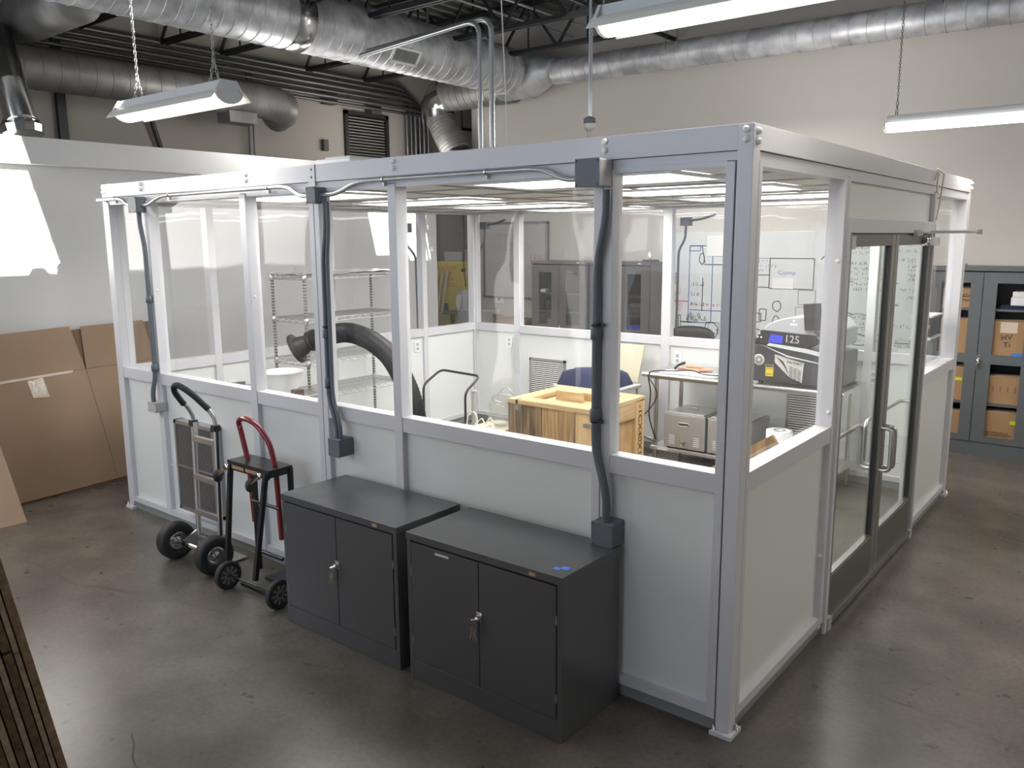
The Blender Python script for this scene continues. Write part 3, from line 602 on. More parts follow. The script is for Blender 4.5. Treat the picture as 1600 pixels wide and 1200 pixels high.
cond('conduit', [(-2.44, -.03, 2.31), (-2.44, -.03, 2.16), (-2.472, -.022, 2.0), (-2.478, -.022, 1.20), (-2.40, -.04, 1.04), (-2.40, -.04, .965)], .0115, 'pvc', 'thinner conduit just right of the middle vertical conduit', g1_, rad=.07)
cond('conduit', [(-.625, -.03, 2.30), (-.625, -.03, 2.18), (-.672, -.022, 2.0), (-.672, -.022, 1.17), (-.595, -.045, .98), (-.595, -.045, .83)], .0185, 'pvc', 'rightmost vertical slate conduit, nearest the corner post', g1_, [(-.672, -.022, 1.66), (-.672, -.022, 1.30)], [(-.672, -.022, 1.72), (-.672, -.022, 1.29)], rad=.08)
jbox(-4.565, -4.455, -.075, 0, 2.30, 2.41, 'slate junction box at the far left end of the front beam')
jbox(-2.555, -2.475, -.085, .0, 2.30, 2.39, 'slate junction box under the beam splice'); 
jbox(-.735, -.615, -.105, .0, 2.31, 2.425, 'largest square junction box below the beam, near the corner post', side='boxw')
jbox(-4.552, -4.44, -.06, .035, .86, .935, 'small grey outlet box low at the left end of the front wall', m='boxw', side='boxw')
jbox(-2.475, -2.375, -.075, .035, .86, .965, 'slate box in the middle of the front wall above the left cabinet')
jbox(-.655, -.545, -.075, .035, .735, .85, 'slate box on the front wall above the right cabinet')
def hcond(pts, lab, clamps):
    t = thing('beam_conduit', lab, 'conduit', pts[0], 'horizontal conduits under the front beam')
    obj('pipe', MB().tube(rounded(pts, .10, 6), .0125, 12), 'pipe', t)
    for x in clamps: obj('strap', MB().lathe([(.014, 0), (.0165, .001), (.0165, .012), (.014, .013)], (x, -.018, 2.408), (1, 0, 0), 14).box(x, x+.013, -.022, 0, 2.375, 2.398), 'satin', t)
    return t
hcond([(-5.12, -.02, 2.408), (-4.75, -.02, 2.408), (-4.66, -.03, 2.36), (-4.57, -.03, 2.36)], 'short bright conduit at the left end of the front beam', [-4.86])
hcond([(-4.45, -.03, 2.35), (-4.36, -.03, 2.35), (-4.22, -.018, 2.408), (-2.80, -.018, 2.408), (-2.68, -.03, 2.345), (-2.555, -.04, 2.345)], 'long conduit under the left half of the front beam', [-4.12, -3.0])
hcond([(-2.475, -.04, 2.345), (-2.36, -.03, 2.345), (-2.20, -.018, 2.408), (-.97, -.018, 2.408), (-.85, -.03, 2.35), (-.73, -.04, 2.35)], 'long conduit under the right half of the front beam', [-2.0, -1.3])
# inside back wall boxes with conduit stubs
for k, (x, lab) in enumerate([(-2.42, 'small grey box with conduit high outside the back window, right'), (-4.95, 'small grey box high at the back left corner window')]):
    t = thing('back_box', lab, 'box', (x, W_+.02, 2.2))
    obj('body', MB().box(x-.05, x+.05, W_, W_+.07, 2.21, 2.29), 'boxg', t, bevel=.005)
    obj('conduit_stub', MB().tube(rounded([(x+.05, W_+.03, 2.26), (x+.16, W_+.03, 2.27), (x+.3, W_+.03, 2.31)], .05), .012, 8).tube(rounded([(x, W_+.03, 2.21), (x-.005, W_+.03, 2.08), (x-.07, W_+.03, 1.98), (x-.075, W_+.03, 1.2)], .05), .012, 8), 'pvc', t)
t = thing('corner_box', 'grey box with conduit outside the left wall window near the back corner', 'box', (-5.13, 3.45, 2.2))
obj('body', MB().box(-5.18, -5.09, 3.12, 3.26, 2.17, 2.27), 'boxg', t, bevel=.005)
obj('conduit_stub', MB().tube(rounded([(-5.13, 3.19, 2.17), (-5.13, 3.20, 2.05), (-5.12, 3.33, 1.92), (-5.12, 3.34, 1.1)], .06), .014, 8), 'pvc', t)
tag(obj('cream_cable', MB().tube([(.012, 2.93, 2.45), (.02, 2.95, 2.50), (.01, 3.0, 2.53), (.0, 3.05, 2.53), (.03, 3.10, 2.50), (.02, 3.12, 2.40), (.02, 3.08, 2.30), (.01, 3.06, 2.2)], .0055, 8).tube([(.02, 3.0, 2.50), (.022, 2.96, 2.44), (.02, 2.98, 2.38), (.02, 3.04, 2.37)], .0055, 8), 'white_cord'), 'loose cream cable looped over the beam above the door', 'cable')

# dispenser on the right wall
t = thing('glove_dispenser', 'black and white dispenser mounted inside the window right of the doors', 'dispenser', (-.16, 3.75, 1.34))
obj('bracket', MB().box(-.22, -.08, 3.62, 4.0, 1.50, 1.512).box(-.22, -.08, 3.62, 4.0, 1.335, 1.347), 'bowl', t)
obj('body', MB().box(-.20, -.09, 3.70, 3.97, 1.35, 1.50), 'blackp', t, bevel=.01); obj('dial', MB().lathe([(.04, 0), (.04, .012), (.0, .014)], (-.14, 3.70, 1.42), (0, -1, 0), 18), 'chrome', t)

# ================================================================== counter-height cabinets
def key_set(p, parent):
    x, y, z = p
    e = obj('lock_handle', MB().lathe([(0, 0), (.014, 0), (.014, .012), (.010, .024), (0, .026)], (x, y, z), (0, -1, 0), 14).box(x-.016, x+.016, y-.004, y, z-.018, z+.026).tube([(x, y-.02, z), (x-.022, y-.03, z-.008)], .006, 8), 'chrome', parent, bevel=.001)
    kb = MB().tube([(x+.012*math.cos(a)-.004, y-.034, z-.022+.014*math.sin(a)) for a in [i*math.pi/5 for i in range(10)]], .0014, 5, closed=True)
    for dx, a in ((-.022, .25), (0, .02), (.012, -.22)):
        mt = Matrix.Translation((x-.006+dx*.2, y-.036, z-.034)) @ Matrix.Rotation(a, 4, 'Y')
        kb.box(-.010, .010, -.001, .001, -.022, 0, mt).box(-.004, .004, -.001, .001, -.06, -.022, mt)
    obj('key_ring', kb, 'key', e); return e
def low_cab(tape):
    w, d, h = .905, .455, .742
    t = thing('storage_cabinet', 'x', 'cabinet', (0, 0, 0), 'charcoal counter-height cabinets')
    obj('body', MB().box(-w/2+.004, w/2-.004, -d+.02, 0, 0, h-.03), 'cab', t, bevel=.002)
    obj('top', MB().box(-w/2, w/2, -d, .004, h-.036, h), 'cab', t, bevel=.003)
    obj('front_frame', MB().box(-w/2+.004, -w/2+.03, -d+.004, -d+.0205, .001, h-.036).box(w/2-.03, w/2-.004, -d+.004, -d+.0205, .001, h-.036).box(-w/2+.0301, w/2-.0301, -d+.0045, -d+.0205, .001, .10), 'cab', t, bevel=.0015)
    obj('door_gap', MB().box(-w/2+.031, w/2-.031, -d+.015, -d+.019, .10, h-.036), 'cabd', t)
    for s in (-1, 1):
        x0, x1 = (-w/2+.034, -.0025) if s < 0 else (.0025, w/2-.034)
        dr = obj('door', MB().box(x0, x1, -d+.001, -d+.013, .105, h-.045), 'cab', t, bevel=.0015)
        xh = x0-.003 if s < 0 else x1+.003
        for z in (.2, .55): obj('hinge', MB().tube([(xh, -d+.002, z-.02), (xh, -d+.002, z+.02)], .003, 6), 'steelbolt', dr)
    key_set((0.004, -d+.001, .44), t)
    obj('badge', MB().box(w/2-.17, w/2-.135, -d-.0015, -d, h-.028, h-.012), 'gold', t)
    return t
c1 = low_cab(False)
c1.location = (-1.958, -.012, 0); c1['label'] = 'charcoal two-door metal cabinet beside the red cart, the left one'
c2 = dup(c1, (-.985, -.018, 0), 0, 'charcoal two-door metal cabinet with a scrap of blue tape on top, the right one')
ORG[c2] = (-.985, -.018, 0)
obj('door_label', MB().box(-1.245, -1.16, -.476, -.4735, .672, .682), 'tagw', c2, label='narrow white label strip')
tag(obj('blue_tape_scrap', MB().box(-.625, -.595, -.415, -.39, .7425, .7435).box(-.60, -.565, -.395, -.365, .7425, .7435), 'tape'), 'scrap of blue tape on top of the right charcoal cabinet', 'tape')

# ================================================================== hand truck (silver)
def wheel(t, c, ax, r, w_, hub_r, hub_m, spokes=0):
    c = Vector(c); ax = Vector(ax).normalized(); k = r-hub_r
    o = obj('wheel', MB().lathe([(hub_r, -w_*.3), (hub_r+k*.15, -w_*.42), (r*.85, -w_/2), (r*.96, -w_*.4), (r, -w_*.15), (r, w_*.15), (r*.96, w_*.4), (r*.85, w_/2), (hub_r+k*.15, w_*.42), (hub_r, w_*.3), (hub_r, -w_*.3)], c, ax, 32), 'rubber', t)
    obj('rim', MB().lathe([(0, -w_*.36), (hub_r*.25, -w_*.36), (hub_r*.3, -w_*.22), (hub_r*.75, -w_*.20), (hub_r, -w_*.40), (hub_r, w_*.40), (hub_r*.75, w_*.20), (hub_r*.3, w_*.22), (hub_r*.25, w_*.36), (0, w_*.36)], c, ax, 24), hub_m, o)
    if spokes:
        sp = MB(); u = ax.cross(Vector((0, 0, 1))).normalized(); v = ax.cross(u)
        for i in range(spokes):
            a = 2*math.pi*i/spokes; dr_ = u*math.cos(a)+v*math.sin(a)
            for s in (-1, 1): sp.bar(c+ax*s*w_*.30+dr_*hub_r*.25, c+ax*s*w_*.30+dr_*hub_r*.98, .012, .006, ax)
        obj('spoke', sp, 'silver', o)
    return o
ht = thing('hand_truck', 'silver two-wheel hand truck with black foam grip and pneumatic tyres', 'hand truck', (-3.54, -.25, 0))
xl, xr, yt = -3.675, -3.415, -.235
def ry(z): return yt+.02*(z/.9)     # frame leans slightly to the wall
for x in (xl, xr):
    obj('rail', MB().tube([(x, ry(.0)-.0, .06), (x, ry(.9), .93)], .0175, 12), 'silver', ht)
    obj('wheel_bracket', MB().prism([(x-.006, yt, .20), (x-.006, yt-.11, .15), (x-.006, yt-.11, .10), (x-.006, yt, .09)], (.012, 0, 0)), 'silver', ht)
obj('handle', MB().tube(rounded([(xl, ry(.9), .90), (xl, ry(.9)+.0, .985), (-3.70, yt-.09, 1.15), (-3.645, yt-.10, 1.205), (-3.52, yt-.07, 1.15), (xr, ry(.9), 1.0), (xr, ry(.9), .90)], .06, 6), .014, 12), 'silver', ht)
obj('grip', MB().tube(rounded([(xl-.008, yt-.03, 1.05), (-3.70, yt-.09, 1.15), (-3.645, yt-.10, 1.205), (-3.52, yt-.07, 1.15), (xr-.015, yt-.01, 1.045)], .06, 7), .0195, 12), 'foam', ht)
for z in (.82, .56, .32, .14): obj('crossbar', MB().box(xl, xr, ry(z)-.018, ry(z)+.004, z-.02, z+.02), 'silver', ht, bevel=.003)
for x in (xl, xr): obj('clamp_block', MB().box(x-.02, x+.022, ry(.93)-.025, ry(.93)+.022, .90, .94), 'blackp', ht, bevel=.004)
obj('hinge_strap', MB().box(xl+.016, xl+.030, ry(.9)-.02, ry(.9)+.012, .80, .93), 'chrome', ht)
obj('support_rod', MB().tube([(xr+.032, ry(.9)-.01, .92), (xr+.035, yt-.02, .12)], .009, 8), 'black', ht)
obj('axle', MB().tube([(-3.80, -.345, .127), (-3.30, -.345, .127)], .010, 10).tube([(-3.69, -.345, .127), (-3.40, -.345, .127)], .018, 10), 'chrome', ht)
wheel(ht, (-3.775, -.345, .127), (1, 0, 0), .127, .085, .058, 'chrome'); wheel(ht, (-3.325, -.345, .127), (1, 0, 0), .127, .085, .058, 'chrome')
obj('toe_plate', MB().box(-3.70, -3.39, -.21, -.06, .004, .014).box(-3.70, -3.39, -.225, -.21, .004, .08), 'silver', ht, bevel=.003)

# red / black convertible cart
rc = thing('folding_cart', 'red and black convertible cart with casters, left of the cabinets', 'cart', (-2.84, -.25, 0))
def R_(x, y, z): return (x, y, z)
obj('handle', MB().tube(rounded([(-3.09, -.185, .36), (-3.115, -.185, .72), (-3.155, -.20, .93), (-3.16, -.215, 1.01), (-3.06, -.23, 1.035), (-2.95, -.225, 1.01), (-2.865, -.20, .90), (-2.84, -.185, .74), (-2.82, -.185, .30)], .05, 6), .0165, 12), 'red', rc)
obj('platform', MB().box(-3.215, -2.785, -.275, -.105, .742, .758).box(-3.215, -2.785, -.275, -.268, .70, .745).box(-3.215, -3.208, -.275, -.105, .71, .745).box(-2.792, -2.785, -.275, -.105, .71, .745), 'black', rc, bevel=.002)
obj('caution_label', MB().box(-3.16, -3.04, -.277, -.2752, .712, .733).box(-3.02, -2.90, -.277, -.2752, .712, .733), 'cardbox', rc)
for x, y, zb in ((-3.195, -.262, .10), (-2.83, -.262, .12), (-3.07, -.185, .05), (-2.79, -.12, .10)):
    obj('leg', MB().bar((x, y, .745), (x+(.0 if y > -.2 else .12*(1 if x < -3 else .4)), y-(.15 if y < -.2 else 0), zb), .026, .026, (0, 1, 0)), 'black', rc)
for z in (.50, .18): obj('crossbar', MB().tube([(-3.08, -.20, z), (-2.80, -.20, z)], .011, 8), 'black', rc)
obj('axle', MB().tube([(-3.07, -.42, .088), (-2.56, -.40, .088)], .007, 8), 'black', rc)
obj('base_frame', MB().box(-3.02, -2.66, -.36, -.345, .01, .03).box(-3.0, -2.66, -.20, -.05, .006, .014), 'black', rc)
wheel(rc, (-3.055, -.42, .088), (1, .04, 0), .088, .04, .060, 'rubg', 9); wheel(rc, (-2.575, -.40, .088), (1, .04, 0), .088, .04, .060, 'rubg', 9)
for x in (-3.225, -2.885):
    k_ = obj('caster', MB().lathe([(0, -.013), (.036, -.013), (.042, 0), (.036, .013), (0, .013)], (x-.02, -.325, .66), (1, .5, .1), 22), 'rubber', rc)
    obj('caster_fork', MB().bar((x+.02, -.278, .715), (x-.022, -.335, .665), .026, .012).lathe([(0, 0), (.02, 0), (.02, .02), (0, .02)], (x+.02, -.275, .715), (0, -1, 0), 12), 'chrome', k_)

# ================================================================== cardboard
fb = thing('flattened_box', 'large brown flattened cardboard box leaning on the white wall, taped flaps', 'cardboard', (-5.85, -.1, 0))
def lean(y, z, off=0): return Vector((-5.83-off-.36*z/1.45-.05*(y+.5), y, z))
def sheet(poly, th=.006, off=0):
    P = [lean(y, z, off) for y, z in poly]; nrm = Vector((-1, 0, -.25)).normalized(); return MB().prism(P, nrm*th)
obj('main_panel', sheet([(-1.5, .0), (.30, .03), (.215, 1.0), (-1.5, .955)]), 'card', fb)
obj('side_panel', sheet([(.303, .03), (.95, .07), (.87, 1.01), (.218, 1.0)]), 'card', fb)
obj('flap', sheet([(-1.5, .958), (.213, 1.003), (.150, 1.375), (-1.5, 1.33)]), 'card', fb)
obj('flap', sheet([(.222, 1.003), (.87, 1.013), (.83, 1.375), (.245, 1.365)]), 'card', fb)
obj('tape_strip', sheet([(-1.5, .935), (.10, .985), (.10, 1.003), (-1.5, .96)], .0008, -.002), 'tapestrip', fb)
obj('crinkled_tape', sheet([(-.26, .82), (-.13, .81), (-.155, .975), (-.285, .96)], .001, -.0035), 'clear', fb, label='crinkled clear tape patch')
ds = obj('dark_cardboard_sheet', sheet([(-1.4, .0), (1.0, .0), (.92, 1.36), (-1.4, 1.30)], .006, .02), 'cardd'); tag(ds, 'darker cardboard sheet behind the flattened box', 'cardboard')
cs = MB().prism([(-5.37, -.66, 0), (-5.41, -2.4, 0), (-5.95, -2.5, 1.5), (-5.88, -.80, 1.5)], (-.01, 0, -.003))
tag(obj('pale_cardboard_sheet', cs, 'card2'), 'pale cardboard sheet leaning at the left edge, in front of the flattened box', 'cardboard')
# stack of boards at lower left
s_ = .55
A = CP+(Vector((-2.0305, -1.8247, 0.0))-CP)*s_
e_ = Vector((-.041, -.148, 1)).normalized(); w_v = Vector((-.964, .265, 0)).normalized(); n_v = Vector((-.265, -.964, -.154)).normalized()
def corner(k, z):   # point on the visible vertical edge of board k at height z
    p = A+n_v*k; return p+e_*((z-p.z)/e_.z)
zj = 1.245
off = 0
names = ['front', 'second', 'third', 'fourth', 'fifth', 'sixth', 'seventh', 'eighth', 'ninth']
for i in range(9):
    th = [.018, .013, .020, .014, .019, .016, .021, .015, .018][i]
    jut = [0, .012, -.006, .006, -.012, .004, -.01, .008, 0][i]
    t = thing('cardboard_board', names[i]+' board from the right in the leaning stack of corrugated boards, lower left', 'cardboard', corner(off, 0), 'stacked corrugated boards')
    for z0, z1 in ((.0, zj-.004), (zj+.004, 1.86)):
        a = corner(off, z0)-w_v*jut; b = corner(off, z1)-w_v*jut
        obj('folded_half', MB().prism([a, b, b+w_v*1.3, a+w_v*1.3], n_v*(th-.003)), 'corr', t)
        if i == 0: obj('liner', MB().prism([a-n_v*.0015, b-n_v*.0015, b-n_v*.0015+w_v*1.3, a-n_v*.0015+w_v*1.3], n_v*.0012), 'corrl', t)
    off += th

# ================================================================== inside the clean room
# wire shelving rack
rk = thing('wire_rack', 'tall chrome wire shelving rack against the left clean room wall', 'shelf', (-4.68, 1.9, 0))
RX0, RX1, RY0, RY1 = -4.925, -4.475, 1.35, 2.50
for x in (RX0, RX1):
    for y in (RY0, RY1):
        p = obj('post', MB().tube([(x, y, .02), (x, y, 1.83)], .0125, 10), 'wire', rk)
        rg = MB()
        for i in range(64): rg.lathe([(.0128, 0), (.0142, .001), (.0142, .013), (.0128, .014)], (x, y, .10+i*.0265), (0, 0, 1), 8)
        obj('groove_ring', rg, 'wring', p, kind='stuff')
for z in (1.80, 1.43, 1.06, .76, .35):
    mb = MB()
    for dz in (0, -.035):
        for a, b in (((RX0, RY0), (RX1, RY0)), ((RX1, RY0), (RX1, RY1)), ((RX1, RY1), (RX0, RY1)), ((RX0, RY1), (RX0, RY0))): mb.tube([(*a, z+dz), (*b, z+dz)], .0038, 6)
    for x in (RX0, RX1):
        n = 26
        for i in range(n):
            y0 = RY0+(RY1-RY0)*i/n; y1 = RY0+(RY1-RY0)*(i+1)/n
            mb.tube([(x, y0, z-.035 if i % 2 else z), (x, y1, z if i % 2 else z-.035)], .0028, 4)
    for y in (RY0, RY1):
        for i in range(10):
            x0 = RX0+.045*i; mb.tube([(x0, y, z-.035 if i % 2 else z), (x0+.045, y, z if i % 2 else z-.035)], .0028, 4)
    sh = obj('shelf', mb, 'wire', rk)
    wm = MB(); n = 44
    for i in range(1, n):
        y = RY0+(RY1-RY0)*i/n; wm.tube([(RX0, y, z+.003), (RX1, y, z+.003)], .0016, 4)
    for x in (RX0+.15, RX0+.30): wm.tube([(x, RY0, z), (x, RY1, z)], .003, 5)
    obj('shelf_wire', wm, 'wire', sh, kind='stuff')
    for x in (RX0, RX1):
        for y in (RY0, RY1): obj('collar', MB().lathe([(.014, 0), (.018, .005), (.020, .05), (.014, .055)], (x, y, z-.045), (0, 0, 1), 10), 'satin', sh)
# poly sheet lying on top shelf
cv = MB(); nx, ny = 6, 16
V = []
for i in range(nx+1):
    for j in range(ny+1): V.append((RX0-.02+(RX1-RX0+.04)*i/nx, RY0-.02+(RY1-RY0+.04)*j/ny, 1.812+.006*math.sin(i*2.1+j*.9)+.02*math.exp(-((j-12)/1.2)**2)))
cv.add(V, [(i*(ny+1)+j, (i+1)*(ny+1)+j, (i+1)*(ny+1)+j+1, i*(ny+1)+j+1) for i in range(nx) for j in range(ny)], True)
tag(obj('plastic_sheet', cv, 'film'), 'thin translucent sheet lying on the top shelf of the wire rack', 'sheet')

# black flexible hose with flange
hs = thing('fume_hose', 'thick black flexible extraction hose arching with a flanged nozzle', 'hose', (-2.95, 1.15, 0))
hp = [(-3.965, .98, 1.315), (-3.87, 1.03, 1.355), (-3.76, 1.09, 1.385), (-3.68, 1.14, 1.390), (-3.57, 1.16, 1.372), (-3.42, 1.16, 1.33), (-3.26, 1.16, 1.245), (-3.13, 1.15, 1.12), (-3.03, 1.15, .95), (-2.975, 1.15, .75), (-2.955, 1.15, .5), (-2.95, 1.15, .02)]
# resample with a smooth spline and corrugate
def catmull(P, n=8):
    P = [Vector(p) for p in P]; out = []
    for i in range(len(P)-1):
        p0, p1, p2, p3 = P[max(i-1, 0)], P[i], P[i+1], P[min(i+2, len(P)-1)]
        for k in range(n):
            t = k/n; out.append(.5*((2*p1)+(-p0+p2)*t+(2*p0-5*p1+4*p2-p3)*t*t+(-p0+3*p1-3*p2+p3)*t**3))
    return out+[P[-1]]
sp = catmull(hp, 14); obj('hose_body', MB().tube(sp, [.076+(.0035 if i % 2 else 0) for i in range(len(sp))], 22), 'hose', hs)
fd = Vector((-.64, -.50, -.42)).normalized(); fo = Vector(hp[0])
obj('nozzle', MB().lathe([(.079, -.06), (.081, .0)], fo, fd, 26).lathe([(.066, .0), (.066, .02)], fo, fd, 26).lathe([(.066, .02), (.092, .11)], fo, fd, 26), 'flange', hs)
obj('flange_ring', MB().lathe([(.0, .10), (.118, .10), (.122, .104), (.122, .128), (.118, .132), (.0, .132)], fo, fd, 30, False), 'flange', hs)
obj('hose_base', MB().lathe([(0, 0), (.13, 0), (.13, .03), (.085, .06), (.085, .1)], (-2.95, 1.15, 0), (0, 0, 1), 26), 'flange', hs)

# table-like bench for bowl on left: a low stool with a white basin
bw = obj('white_basin', MB().lathe([(0, .0), (.10, .0), (.115, .01), (.165, .10), (.175, .175), (.180, .178), (.178, .183), (.168, .178), (.155, .10), (.105, .02), (0, .012)], (-4.38, 1.0, .86), (0, 0, 1), 36), 'bowl'); tag(bw, 'round white plastic basin inside the left front window', 'basin')
st = thing('steel_stand', 'low steel worktable under the white basin', 'table', (-4.55, .95, 0))
obj('top', MB().box(-4.98, -4.10, .72, 1.22, .83, .86), 'stainc', st, bevel=.004)
for x in (-4.95, -4.13):
    for y in (.75, 1.19): obj('leg', MB().tube([(x, y, 0), (x, y, .83)], .016, 10), 'satin', st)
tag(obj('dark_tablet', MB().prism([(-4.93, .86, .865), (-4.74, .74, .865), (-4.74, .76, .905), (-4.93, .88, .905)], (.03, .12, 0)), 'blackp', bevel=.004), 'small dark device lying behind the left front window sill', 'device')
tag(obj('brown_clamp', MB().box(-4.16, -4.09, .92, 1.0, .862, .92).tube([(-4.10, .95, .90), (-4.02, .93, .885), (-4.0, .90, .87)], .004, 6), 'brown', bevel=.006), 'small dark brown clamp right of the white basin', 'clamp')

# tubular handled cart (push handle)
pt = thing('push_cart', 'black tubular push handle of a low cart in the middle of the room', 'cart', (-3.4, 2.2, 0))
hh = [(-3.40, 2.02, .10), (-3.72, 1.9, .79), (-3.72, 2.02, .925), (-3.60, 2.1, .985), (-3.2, 2.12, .975), (-3.16, 2.05, .925), (-3.26, 2.0, .835), (-3.27, 2.0, .12)]
hh = [(-3.82, 2.08, .12), (-3.82, 2.08, .83), (-3.81, 2.3, .94), (-3.345, 2.3, .925), (-3.325, 2.08, .815), (-3.325, 2.08, .12)]
obj('handle', MB().tube(rounded(hh, .06, 6), .0105, 10), 'black', pt)
obj('deck', MB().box(-3.86, -3.29, 2.04, 2.75, .10, .13), 'dkgrey', pt, bevel=.006)
for x in (-3.82, -3.33):
    for y in (2.10, 2.68): obj('caster', MB().lathe([(0, -.015), (.045, -.015), (.05, 0), (.045, .015), (0, .015)], (x, y, .05), (1, 0, 0), 16), 'rubber', pt)
tag(obj('grey_post', MB().tube([(-4.29, 3.3, 0), (-4.29, 3.3, .53)], .03, 16).lathe([(.03, 0), (.032, .002), (.032, .02), (0, .025)], (-4.29, 3.3, .53), (0, 0, 1), 16), 'boxw'), 'short grey cylindrical post near the back left corner', 'post')
# clear vessel and cords on a low tray
lt = thing('low_table', 'low table with cords behind the front window, left of the crate', 'table', (-3.2, 2.2, 0))
obj('top', MB().box(-3.27, -2.93, 1.95, 2.42, .50, .53), 'beige', lt, bevel=.004)
for x in (-3.25, -2.96):
    for y in (1.98, 2.38): obj('leg', MB().box(x-.015, x+.015, y-.015, y+.015, 0, .50), 'beige', lt)
cj = thing('clear_vessel', 'round clear plastic vessel with a thin handle, left of the crate', 'vessel', (-3.10, 2.35, .45))
obj('body', MB().lathe([(0, 0), (.07, .0), (.105, .04), (.125, .12), (.12, .20), (.10, .25), (.097, .25), (.116, .20), (.12, .12), (.10, .045), (.065, .006), (0, .006)], (-3.075, 2.24, .540), (.25, -.1, 1), 30), 'g3', cj)
obj('bail', MB().tube(catmull([(-3.11, 2.24, .78), (-3.05, 2.24, .845), (-2.98, 2.24, .865), (-2.92, 2.24, .82)], 4), .003, 6), 'satin', cj)
obj('rim', MB().lathe([(.099, .248), (.105, .252), (.099, .256)], (-3.075, 2.24, .540), (.25, -.1, 1), 30), 'satin', cj)
def squig(p0, n, amp, seed):
    random.seed(seed); P = [Vector(p0)]
    for i in range(n): P.append(P[-1]+Vector((random.uniform(-.05, .11), random.uniform(-.09, .07), random.uniform(-amp, amp))))
    return [Vector((p.x, p.y, max(p.z, p0[2]-.01))) for p in P]
cc = MB().tube(catmull([(-3.26, 2.02, .54), (-3.25, 2.03, .63), (-3.20, 2.04, .67), (-3.16, 2.04, .62), (-3.14, 2.02, .54), (-3.08, 2.02, .54), (-3.04, 2.0, .56), (-3.0, 2.04, .59), (-2.95, 2.0, .54)], 6), .006, 6)
cc.tube(catmull([(-3.24, 2.10, .54), (-3.18, 2.12, .60), (-3.12, 2.10, .57), (-3.08, 2.12, .62), (-3.02, 2.10, .54)], 6), .006, 6)
tag(obj('cream_rope', cc, 'white_cord'), 'coil of cream rope on the low table left of the crate', 'rope')

# ---- wooden crate
KX0, KX1, KY0, KY1, KZ = -2.90, -2.07, 2.14, 2.90, .80
kr = thing('wooden_crate', 'wooden shipping crate with a framed top, stencilled corner and weathered side boards', 'crate', ((KX0+KX1)/2, 2.5, 0))
n = 6; ws = [.15, .14, .05, .20, .12, .17]; x = KX0
tot = sum(ws); 
for i, w0 in enumerate(ws):
    w1 = w0/tot*(KX1-KX0); obj('side_board', MB().box(x+.002, x+w1-.002, KY0-(.0 if i % 2 else .006), KY0+.02, .03, KZ-.022), ['weath', 'weath', 'weath', 'weath2', 'weath2', 'pinez'][i], kr); x += w1
obj('side_panel', MB().box(KX1-.03, KX1-.015, KY0+.02, KY1, .03, KZ-.022), 'ply', kr)
obj('batten', MB().box(KX1-.015, KX1+.008, KY0+.0, KY1-.14, KZ-.16, KZ-.022), 'piney', kr)
obj('batten', MB().box(KX1-.015, KX1+.008, KY0-.006, KY0+.07, .03, KZ-.165), 'pinez', kr)
obj('corner_board', MB().box(KX1-.015, KX1+.012, KY1-.14, KY1, .03, KZ-.022), 'pinez', kr)
obj('back_panel', MB().box(KX0, KX1, KY1-.02, KY1, .03, KZ-.022).box(KX0, KX0+.02, KY0+.02, KY1, .03, KZ-.022).box(KX0, KX1, KY0, KY1, 0, .03), 'ply', kr)
obj('lid_panel', MB().box(KX0+.01, KX1-.01, KY0+.01, KY1-.01, KZ-.045, KZ-.036), 'pine', kr)
for a in ((KX0-.005, KX1+.012, KY0-.008, KY0+.14), (KX0-.005, KX1+.012, KY1-.12, KY1+.006)): obj('lid_board', MB().box(*a, KZ-.030, KZ+.006), 'pine', kr, bevel=.001)
for a in ((KX0-.005, KX0+.13, KY0+.142, KY1-.122), (KX1-.13, KX1+.012, KY0+.142, KY1-.122)): obj('lid_board', MB().box(*a, KZ-.030, KZ+.006), 'piney', kr, bevel=.001)
def bracket(p, ax):
    x, y, z = p
    if ax: obj('metal_bracket', MB().box(x-.012, x+.012, y-.002, y, z-.085, z).box(x-.012, x+.012, y, y+.06, z, z+.002), 'satin', kr)
    else: obj('metal_bracket', MB().box(x-.10, x+.001, y-.0025, y, z-.013, z+.013).box(x, x+.0025, y-.001, y+.10, z-.013, z+.013), 'satin', kr)
bracket((KX0+.09, KY0-.006, KZ+.006), 1); bracket((KX1+.008, KY0-.007, KZ-.12), 0)
text('stencil_lettering', '-1CX40X18', .085, 'stencil', kr, basis((KX1+.0135, KY1-.07, .50), (0, 0, -1), (0, 1, 0)), xs=1.15)
tag(obj('wood_block', MB().box(-2.68, -2.42, 2.50, 2.54, KZ-.035, KZ+.045).box(-2.68, -2.3, 2.60, 2.66, KZ-.035, KZ+.03), 'pine', bevel=.002), 'short loose wood block lying on the crate top', 'block')
# navy cloth, beige panel behind crate
cl_ = MB(); V = []; nx, ny = 14, 10
for i in range(nx+1):
    for j in range(ny+1):
        u = i/nx; v = j/ny; h = .80+.09*math.sin(math.pi*u)*math.sin(math.pi*v)+.018*math.sin(7*u+3*v)+.012*math.sin(13*v-5*u)
        if u < .02 or u > .98 or v < .02 or v > .98: h = .70
        V.append((-3.28+.6*u, 3.35+.45*v, h))
cl_.add(V, [(i*(ny+1)+j, (i+1)*(ny+1)+j, (i+1)*(ny+1)+j+1, i*(ny+1)+j+1) for i in range(nx) for j in range(ny)], True)
obj_cl = obj('navy_cloth', cl_, 'navy'); tag(obj_cl, 'crumpled navy cloth heaped behind the crate', 'cloth')
sb = thing('small_cart', 'grey steel cart behind the crate carrying the navy cloth', 'cart', (-3.0, 3.55, 0))
obj('top', MB().box(-3.30, -2.62, 3.30, 3.84, .68, .71), 'boxw', sb, bevel=.004)
for x in (-3.27, -2.65):
    for y in (3.33, 3.81): obj('leg', MB().tube([(x, y, 0), (x, y, .68)], .014, 8), 'boxw', sb)
